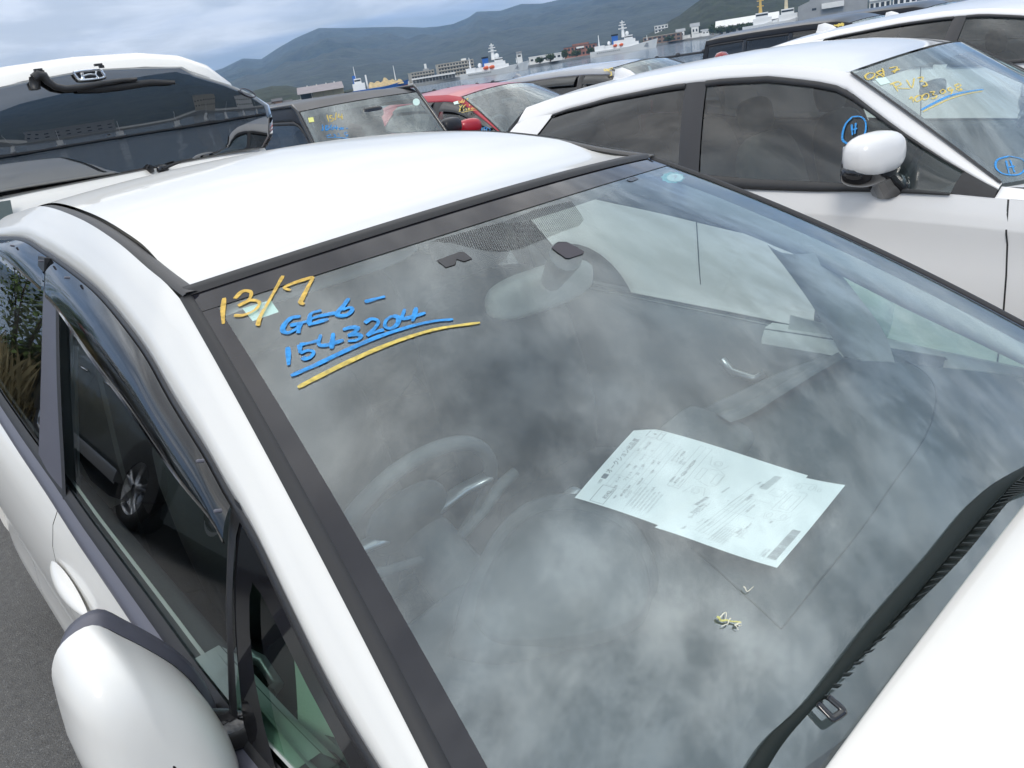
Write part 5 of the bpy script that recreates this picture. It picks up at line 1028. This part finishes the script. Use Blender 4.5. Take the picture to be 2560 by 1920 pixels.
w = Far('boathouse', 'long low white shed with open posts at the waterside', 'shed', 1080, 425)
w.box('roof', -55, 62, 9, 13, -2, 9, WWALL); w.box('back_wall', -55, 62, 0, 9, 6, 8, GWALL)
for k in range(14): w.box('post', -54+k*8.8, -53+k*8.8, 0, 9, -1.5, -1.0, WWALL)
def block(u, dist, wpx, hpx, floors, wm, lb, name='apartment_block', depth=14, yaw=0., bays=8, roof=None, cat='building'):
    w = Far(name, lb, cat, u, dist, yaw=yaw); w.box('wall', -wpx/2, wpx/2, 0, hpx, 0, depth, wm); fh = hpx/floors; b = MB(); c_ = MB()
    for f in range(floors):
        for k in range(bays):
            x = -wpx/2+wpx*(k+.18)/bays; w.box('window', x, x+wpx/bays*.62, fh*(f+.30), fh*(f+.78), -.06, .2, DGL)
        if floors > 2: w.box('balcony', -wpx/2, wpx/2, fh*f+fh*.02, fh*f+fh*.26, -1.1, 0, wm)
    w.box('parapet', -wpx/2-.5, wpx/2+.5, hpx, hpx+1.2, -.4, depth+.4, roof or wm); return w
w = block(1058, 520, 62, 24, 3, BEIGE, 'beige housing block with a white chimney behind the boathouse', yaw=.15); w.box('stair_tower', 8, 20, 24, 30, 3, 8, GWALL); w.box('chimney', 12, 17, 30, 42, 5, 7, WWALL)
w = block(1142, 530, 96, 34, 4, BEIGE, 'long beige housing block with four rows of balconies', bays=12, yaw=.12); w.box('water_tank', 20, 32, 35, 40, 4, 8, WWALL)
def patrol(u, dist, L_, lb, bow=1, s=1.):
    p = Far('patrol_ship', lb, 'ship', u, dist, SEA_Z-.3, group='white patrol ships'); X = lambda *v: [q*s*bow for q in v]
    hull(p, *X(-L_*.5, L_*.5), 0, 14*s, 10, SHIPW, bow=bow, flare=14*s)
    def bx(n, x0, x1, h0, h1, d, m): a, c_ = sorted(X(x0, x1)); p.box(n, a, c_, h0*s, h1*s, -d, d, m)
    bx('deckhouse', -45, 42, 14, 24, 4, SHIPW); bx('upper_deck', -22, 34, 24, 32, 3.4, SHIPW); bx('bridge', 6, 28, 32, 41, 3, SHIPW); bx('window_band', 7, 28.3, 36, 38.5, 3.05, DGL)
    bx('funnel', -26, -10, 24, 44, 1.6, SHIPB); bx('funnel_cap', -27, -9, 44, 48, 1.7, GLOSSB); bx('hangar', -72, -46, 14, 26, 3.6, SHIPW); bx('bow_mark', 52, 66, 8, 16, 4.0, GREYL)
    m0 = X(4)[0]
    MB().tube([p.p(m0, 0, 38*s), p.p(m0, 0, 64*s), p.p(m0, 0, 78*s)], [1.0, .7, .3], 8).build('mast', SHIPW, p.t, True)
    for hh, wd in ((58, 11), (66, 9), (72, 6)): p.box('mast_platform', m0-wd*s, m0+wd*s, hh*s, (hh+2.2)*s, -1.2, 1.2, SHIPW)
    MB().blob(p.p(X(14)[0], 0, 46*s), (1.1, 1.1, 1.2), 8, 12).build('radome', SHIPW, p.t, True); MB().blob(p.p(X(-34)[0], 0, 29*s), (1.0, 1.0, 1.1), 8, 12).build('radome', SHIPW, p.t, True)
    for x in (-18, -2): MB().blob(p.p(X(x)[0], -4.2, 21*s), (1.9, .8, .8), 8, 12).build('lifeboat', ORANGE, p.t, True)
    for k in range(12):
        x = X(-66+k*5.2)[0]; p.box('porthole', x-.8, x+.8, 8*s, 10.5*s, -4.9, -4.0, DGL)
    MB().tube([p.p(X(-60)[0], 0, 26*s), p.p(X(-60)[0], 0, 52*s)], [.4, .15], 6).build('aft_mast', SHIPW, p.t); MB().tube([p.p(X(64)[0], 0, 22*s), p.p(X(64)[0], 0, 34*s)], [.2, .1], 6).build('jack_staff', SHIPW, p.t)
patrol(1232, 400, 180, 'white patrol ship with a blue funnel, the left one, moored before the housing blocks')
patrol(1556, 500, 170, 'white patrol ship with a blue funnel, the right one, nearest the wooded hill')
w = Far('control_tower', 'white tower block just right of the left patrol ship', 'tower', 1300, 470); w.box('shaft', -7, 7, 0, 34, 0, 6, WWALL); w.box('cap', -8, 8, 34, 37, -1, 7, GWALL); w.box('window', -4, 4, 24, 28, -.1, .2, DGL)
w = Far('depot', 'low white depot between the two patrol ships', 'building', 1362, 475); w.box('wall', -42, 44, 0, 17, 0, 12, WWALL); w.box('parapet', -43, 45, 17, 19, -.3, 12.3, WWALL)
for k in range(7): w.box('window', -38+k*12, -31+k*12, 8, 13, -.1, .2, DGL)
w = block(1450, 545, 84, 26, 2, BRICK, 'red brick building with a dark roof between the patrol ships', 'brick_building', bays=9, roof=DROOF, yaw=-.1); w.box('roof_house', -20, 22, 26, 32, 3, 11, BRICK); w.box('canopy', -8, 12, 20, 24, -1.5, 0, WWALL)
w = block(1655, 640, 96, 18, 2, BROWN, 'long brown building with a pale roof right of the right patrol ship', 'brown_building', bays=8, roof=BEIGE, yaw=-.1)
block(1655, 760, 34, 40, 5, WWALL, 'pale housing block half hidden by the wooded hill', bays=4)
for u, d, s_, lb in ((1712, 655, 1., 'white container on the quay below the hill, the left one'), (1745, 655, .8, 'white container on the quay below the hill, the right one')):
    w = Far('container', lb, 'container', u, d); w.box('body', -14*s_, 14*s_, 1, 9, 0, 3, WWALL); w.box('roof', -14.3*s_, 14.3*s_, 9, 9.8, -.2, 3.2, GWALL); w.box('door_gap', 5, 5.5, 1.5, 8.6, -.06, .1, GWALL)
for u, d, h_, lb in ((1738, 690, 34, 'grey roofed house partway up the wooded hill'), (1702, 680, 26, 'small pale house at the foot of the wooded hill'), (1764, 680, 16, 'pale house low at the right foot of the wooded hill')):
    w = Far('house', lb, 'house', u, d); w.box('wall', -9, 9, -6, h_*.75, 0, 8, WWALL); w.gable('roof', -11, 11, h_*.75, h_, 0, 8, GWALL); [w.box('window', x, x+4, h_*.4, h_*.58, -.1, .2, DGL) for x in (-6, 2)]
w = Far('long_warehouse', 'long warehouse with a white roof behind the black vans', 'warehouse', 1872, 560); w.box('wall', -80, 72, 0, 16, 0, 18, GWALL); w.gable('roof', -80, 72, 16, 32, 0, 18, WWALL)
for k in range(9): w.box('door', -72+k*16, -63+k*16, 0, 10, -.1, .2, DGL)
for u, hh, m_, lb in ((1904, 78, OCHRE, 'white vessel with an ochre mast above the black van'), (1968, 92, CREAM, 'white vessel with a cream mast right of the ochre mast')):
    s_ = Far('work_ship', lb, 'ship', u, 520, SEA_Z-.2); hull(s_, -46, 40, 0, 16, 8, SHIPW); s_.box('deckhouse', -20, 24, 16, 30, -3, 3, SHIPW); s_.box('wheelhouse', -14, 16, 30, 42, -2.5, 2.5, SHIPW); s_.box('window_band', -13, 15, 35, 39, -2.6, -2.4, DGL)
    MB().tube([s_.p(-2, 0, 40), s_.p(-2, 0, hh)], [1.1, .5], 8).build('mast', m_, s_.t); [s_.box('crosstree', -10, 6, h_, h_+2, -.4, .4, m_) for h_ in (hh*.72, hh*.88)]
w = Far('harbour_hall', 'large grey hall with a slanting roof above the black vans', 'building', 2085, 500)
V = [w.p(x, d, h) for d in (0, 22) for x, h in ((-82, 0), (74, 0), (74, 62), (52, 70), (-40, 74), (-56, 44), (-82, 36))]
MB().add(V, [tuple(range(7)), tuple(range(13, 6, -1))]+[(i, i+7, (i+1) % 7+7, (i+1) % 7) for i in range(7)]).build('wall', GWALL, w.t); w.box('awning', -28, 22, 22, 34, -3, 0, WWALL)
for x, h in ((-30, 48), (-14, 48), (0, 48), (30, 40), (44, 40), (16, 60), (-50, 22)): w.box('window', x, x+10, h, h+5, -.1, .2, DGL)
for u, wd, hh, lb in ((2200, 46, 64, 'white harbour building with awnings right of the grey hall'), (2262, 50, 74, 'white harbour building near the top right crossover')):
    w = block(u, 500, wd, hh, 3, WWALL, lb, 'harbour_building', bays=4)
# trees on the far shore: trunk and a crown of leaf clumps
def tree(u, dist, hpx, wpx, lb, m=None):
    T_ = Far('tree', lb, 'tree', u, dist, group='trees along the far shore'); R = random.Random(u); k = T_.k
    MB().tube([T_.p(0, 0, 0), T_.p(.5, 0, hpx*.5)], [.3, .15], 6).build('trunk', BROWN, T_.t)
    b = MB()
    for i in range(520):
        th, ph, r = R.uniform(0, 6.283), math.acos(R.uniform(-1, 1)), R.random()**.4; x, y, z = r*math.sin(ph)*math.cos(th), r*math.sin(ph)*math.sin(th), r*math.cos(ph); wob = 1+.25*math.sin(3*th+i*.002)*math.sin(2*ph)
        c_ = T_.p(x*wpx/2*wob, y*wpx/2*k, hpx*.58+z*hpx*.42*wob); e1, e2 = A([R.gauss(0, 1) for _ in range(3)]), A([R.gauss(0, 1) for _ in range(3)]); e1 *= .45*k/.25/np.linalg.norm(e1); e2 *= .45*k/.25/np.linalg.norm(e2); b.add([c_-e1, c_+e2, c_+e1, c_-e2], [(0, 1, 2, 3)])
    b.build('crown', m or LEAFT, T_.t)
LEAFT = mat('tree_leaves', (.022, .042, .012), .9, col2=(.06, .09, .03), vscale=.7)
for u, d, h_, w_, lb in ((1348, 462, 15, 24, 'round dark tree before the white depot, the left of two'), (1375, 462, 20, 24, 'round dark tree before the white depot, the right of two'), (1412, 520, 22, 22, 'dark tree at the left end of the brick building'), (1440, 520, 18, 28, 'low broad tree in front of the brick building'), (1476, 520, 18, 20, 'dark tree right of the brick building'), (1494, 520, 14, 18, 'small tree touching the right patrol ship'),
    (1522, 545, 16, 20, 'dark tree behind the stern of the right patrol ship'), (1672, 625, 14, 26, 'broad tree before the brown building'), (1800, 545, 20, 30, 'round tree before the long warehouse, leftmost'), (1826, 545, 18, 26, 'round tree before the long warehouse, second from the left'), (1850, 545, 18, 28, 'round tree before the long warehouse, third from the left'), (1872, 545, 17, 22, 'round tree before the long warehouse, rightmost'), (1782, 640, 26, 22, 'tree at the foot of the wooded hill')): tree(u, d, h_, w_, lb)
# floating boom across the water
bp = [far(u, d, SEA_Z+.15) for u, d in ((640, 215), (900, 214), (1041, 208), (1140, 205), (1237, 200), (1400, 196), (1598, 186), (1749, 182), (2000, 178), (2300, 176))]
fb = thing('floating_boom', 'thin dark floating boom stretched across the water', 'boom', tuple(bp[3])); MB().tube(spline(bp, 80), .28, 6).build('float_line', RUBBER, fb, True)
for p in spline(bp, 24): MB().blob(p+A([0, 0, .1]), (.55, .55, .5), 6, 10).build('buoy', RUBBER, fb, True)
# ------------------------------------------------------------------ harbour behind the photographer (mirrored in the van's rear window)
def back(az, dist, z=0.): return A([CAM[0]+math.sin(az)*dist, CAM[1]+math.cos(az)*dist, z])
bq = [back(math.radians(a), 600) for a in range(100, 345, 12)]; bq2 = [back(math.radians(a), 1000) for a in range(100, 345, 12)]
tag(MB().grid([[p+A([0, 0, -3]) for p in bq], [p+A([0, 0, -.9]) for p in bq], [p+A([0, 0, -.8]) for p in bq2]]).build('opposite_shore', QUAY), kind='structure')
def bbox(az, dist, w_, h_, d_, m, lb, bays=9):
    o = back(math.radians(az), dist, -.85); a = -math.radians(az); t = thing('harbour_block', lb, 'building', tuple(o), 'buildings across the harbour'); R = rotz(a)
    MB().box(o+A([0, 0, h_/2]), (w_, d_, h_), R).build('wall', m, t); MB().box(o+A([0, 0, h_+.3]), (w_+.8, d_+.8, .6), R).build('parapet', GWALL, t)
    for k in range(bays):
        for f in (.3, .65): MB().box(o+R@A([-w_/2+w_*(k+.5)/bays, -d_/2, h_*f]), (w_/bays*.4, .2, h_*.10), R).build('window', DGL, t)
for az_, d_, w_, h_, dd, m_, lb in ((148, 640, 46, 11, 20, WWALL, 'white block across the harbour, mirrored in the middle of the van window'), (156, 640, 34, 14, 18, BEIGE, 'beige block beside the white one across the harbour'), (138, 640, 50, 10, 20, CREAM, 'cream block across the harbour, mirrored at the right of the van window'), (166, 640, 60, 6, 20, GWALL, 'low grey block across the harbour'), (176, 640, 50, 7, 16, WWALL, 'long white block across the harbour, farthest left in the van window')): bbox(az_, d_, w_, h_, dd, m_, lb)
jt = thing('jetty', 'long dark jetty on the water mirrored in the van window', 'jetty', tuple(back(2.6, 250, SEA_Z))); MB().tube([back(math.radians(a), 250, SEA_Z+.5) for a in range(128, 200, 4)], .9, 6, flat=.5).build('deck', DROOF, jt)
for i in range(16):
    a = math.radians(134+i*3.6); o = back(a, 262, SEA_Z); t = thing('moored_boat', 'small white boat moored at the jetty mirrored in the van window', 'boat', tuple(o), 'boats moored at the jetty'); R = rotz(-a+.2*math.sin(i*2.1))
    rows = [[o+R@A([x*w_, y, z]) for x, z in ((-1, 1.1), (-.7, .1), (.7, .1), (1, 1.1))] for y, w_ in ((-4, .05), (-2.5, .9), (0, 1.3), (3, 1.25), (3.6, 1.1))]; MB().grid(rows).build('hull', SHIPW, t, True); MB().box(o+R@A([0, .8, 1.5]), (1.7, 2.4, 1.3), R).build('cabin', SHIPW, t); MB().tube([o+A([0, 0, 1.5]), o+A([0, 0, 5])], .08, 5).build('mast', SHIPW, t)
# air
hz = bpy.data.materials.new('sea_air'); hz.use_nodes = True; nt = hz.node_tree; nt.nodes.clear(); pv = nt.nodes.new('ShaderNodeVolumePrincipled'); pv.inputs['Color'].default_value = (.40, .64, 1, 1); pv.inputs['Density'].default_value = HAZE; pv.inputs['Anisotropy'].default_value = .2
ho = nt.nodes.new('ShaderNodeOutputMaterial'); nt.links.new(pv.outputs[0], ho.inputs['Volume'])
tag(MB().box((0, 0, 448), (9600, 9600, 904)).build('haze', hz), kind='stuff')
# ================================================================== small things, the bush by the quay
STRAW = mat('pale_straw', (.62, .60, .22), .7); STRAW2 = mat('whitish_straw', (.72, .70, .58), .7)
def on_glass_strokes(strokes, r, off=.004):
    b = MB()
    for st in strokes:
        P = spline([(1660+x/2.44, 1240+y/2.44) for x, y in st], max(6, 4*len(st))); Q = [WS.hit(u, v) for u, v in P]; b.tube([WS.P(*q, off+.001*math.sin(i)) for i, q in enumerate(Q)], np.linspace(r, r*.5, len(Q)), 5)
    return b
t = thing('dry_sprig', 'dry yellow sprig lying on the windscreen below the printed sheets', 'sprig', tuple(WS.P(*WS.hit(1820, 1555))))
on_glass_strokes([[(318, 748), (345, 768), (390, 770), (460, 782)]], .0016).build('stem', STRAW, t, True)
for L_ in ([(330, 756), (368, 718), (370, 766)], [(385, 770), (380, 790), (345, 802)], [(398, 756), (380, 775)], [(460, 785), (425, 795), (448, 824)], [(430, 795), (462, 800)]): on_glass_strokes([L_], .0009).build('leaf', STRAW2, t, True)
o = on_glass_strokes([[(478, 563), (503, 590), (540, 560)]], .0008).build('straw_bit', STRAW2, None, True); tag(o, 'tiny pale bent straw on the windscreen right of the dry sprig', 'straw')
# bush and dry grass by the quay edge: mirrored in the rear door window
BL = mat('bush_leaves', (.05, .11, .015), .6, col2=(.12, .17, .03), vscale=3.); TWIG = mat('twig_bark', (.07, .05, .035), .9); DRYG = mat('dry_grass', (.30, .24, .12), .9, var=.3, vscale=4)
def bush(x, y, h, w_, lb, n, seed):
    R = random.Random(seed); t = thing('bush', lb, 'bush', (x, y, 0), 'bushes at the quay edge'); st = MB(); b = MB(); tips = []
    for i in range(14):
        a = R.uniform(0, 6.28); p = [A([x, y, 0])+A([math.cos(a)*w_*.5*f**1.3, math.sin(a)*w_*.5*f**1.3, h*f*R.uniform(.75, 1)]) for f in np.linspace(0, 1, 7)]; st.tube(p, np.linspace(.022, .004, 7), 5); tips += p[2:]
    st.build('stems', TWIG, t, True)
    for i in range(n):
        c_ = tips[R.randrange(len(tips))]+A([R.gauss(0, .16), R.gauss(0, .16), R.gauss(0, .13)]); s_ = R.uniform(.05, .10); a, e = R.uniform(0, 6.28), R.uniform(-.6, .9); d = A([math.cos(a)*math.cos(e), math.sin(a)*math.cos(e), math.sin(e)]); sd = np.cross(d, [R.gauss(0, .4), R.gauss(0, .4), 1.]); sd /= np.linalg.norm(sd); dr = A([0, 0, -.25*s_])
        b.add([c_, c_+d*s_*.5+sd*s_*.42, c_+d*s_*1.1+dr, c_+d*s_*.5-sd*s_*.42], [(0, 1, 2, 3)])
    b.build('foliage', BL, t)
bush(-2.75, 10.3, 2.25, 1.5, 'leafy green bush mirrored in the rear side window of the foreground car', 2600, 5)
bush(-4.3, 10.8, 1.9, 1.5, 'leafy green bush beside the mirrored grey green car', 1600, 8)
R = random.Random(2); b = MB()
for i in range(1400):
    x, y = R.uniform(-4.2, -1.6), R.uniform(9.0, 11.6); hh = R.uniform(.25, .8); a = R.uniform(0, 6.28); d = A([math.cos(a), math.sin(a), 0])*hh*.35; s_ = A([-math.sin(a), math.cos(a), 0])*.006; p = A([x, y, 0]); b.add([p-s_, p+s_, p+d*.5+A([0, 0, hh*.7])+s_*.6, p+d+A([0, 0, hh])], [(0, 1, 2, 3)])
tag(b.build('dry_grass', DRYG), 'dry tan grass tuft round the quay bushes', 'grass', kind='stuff')
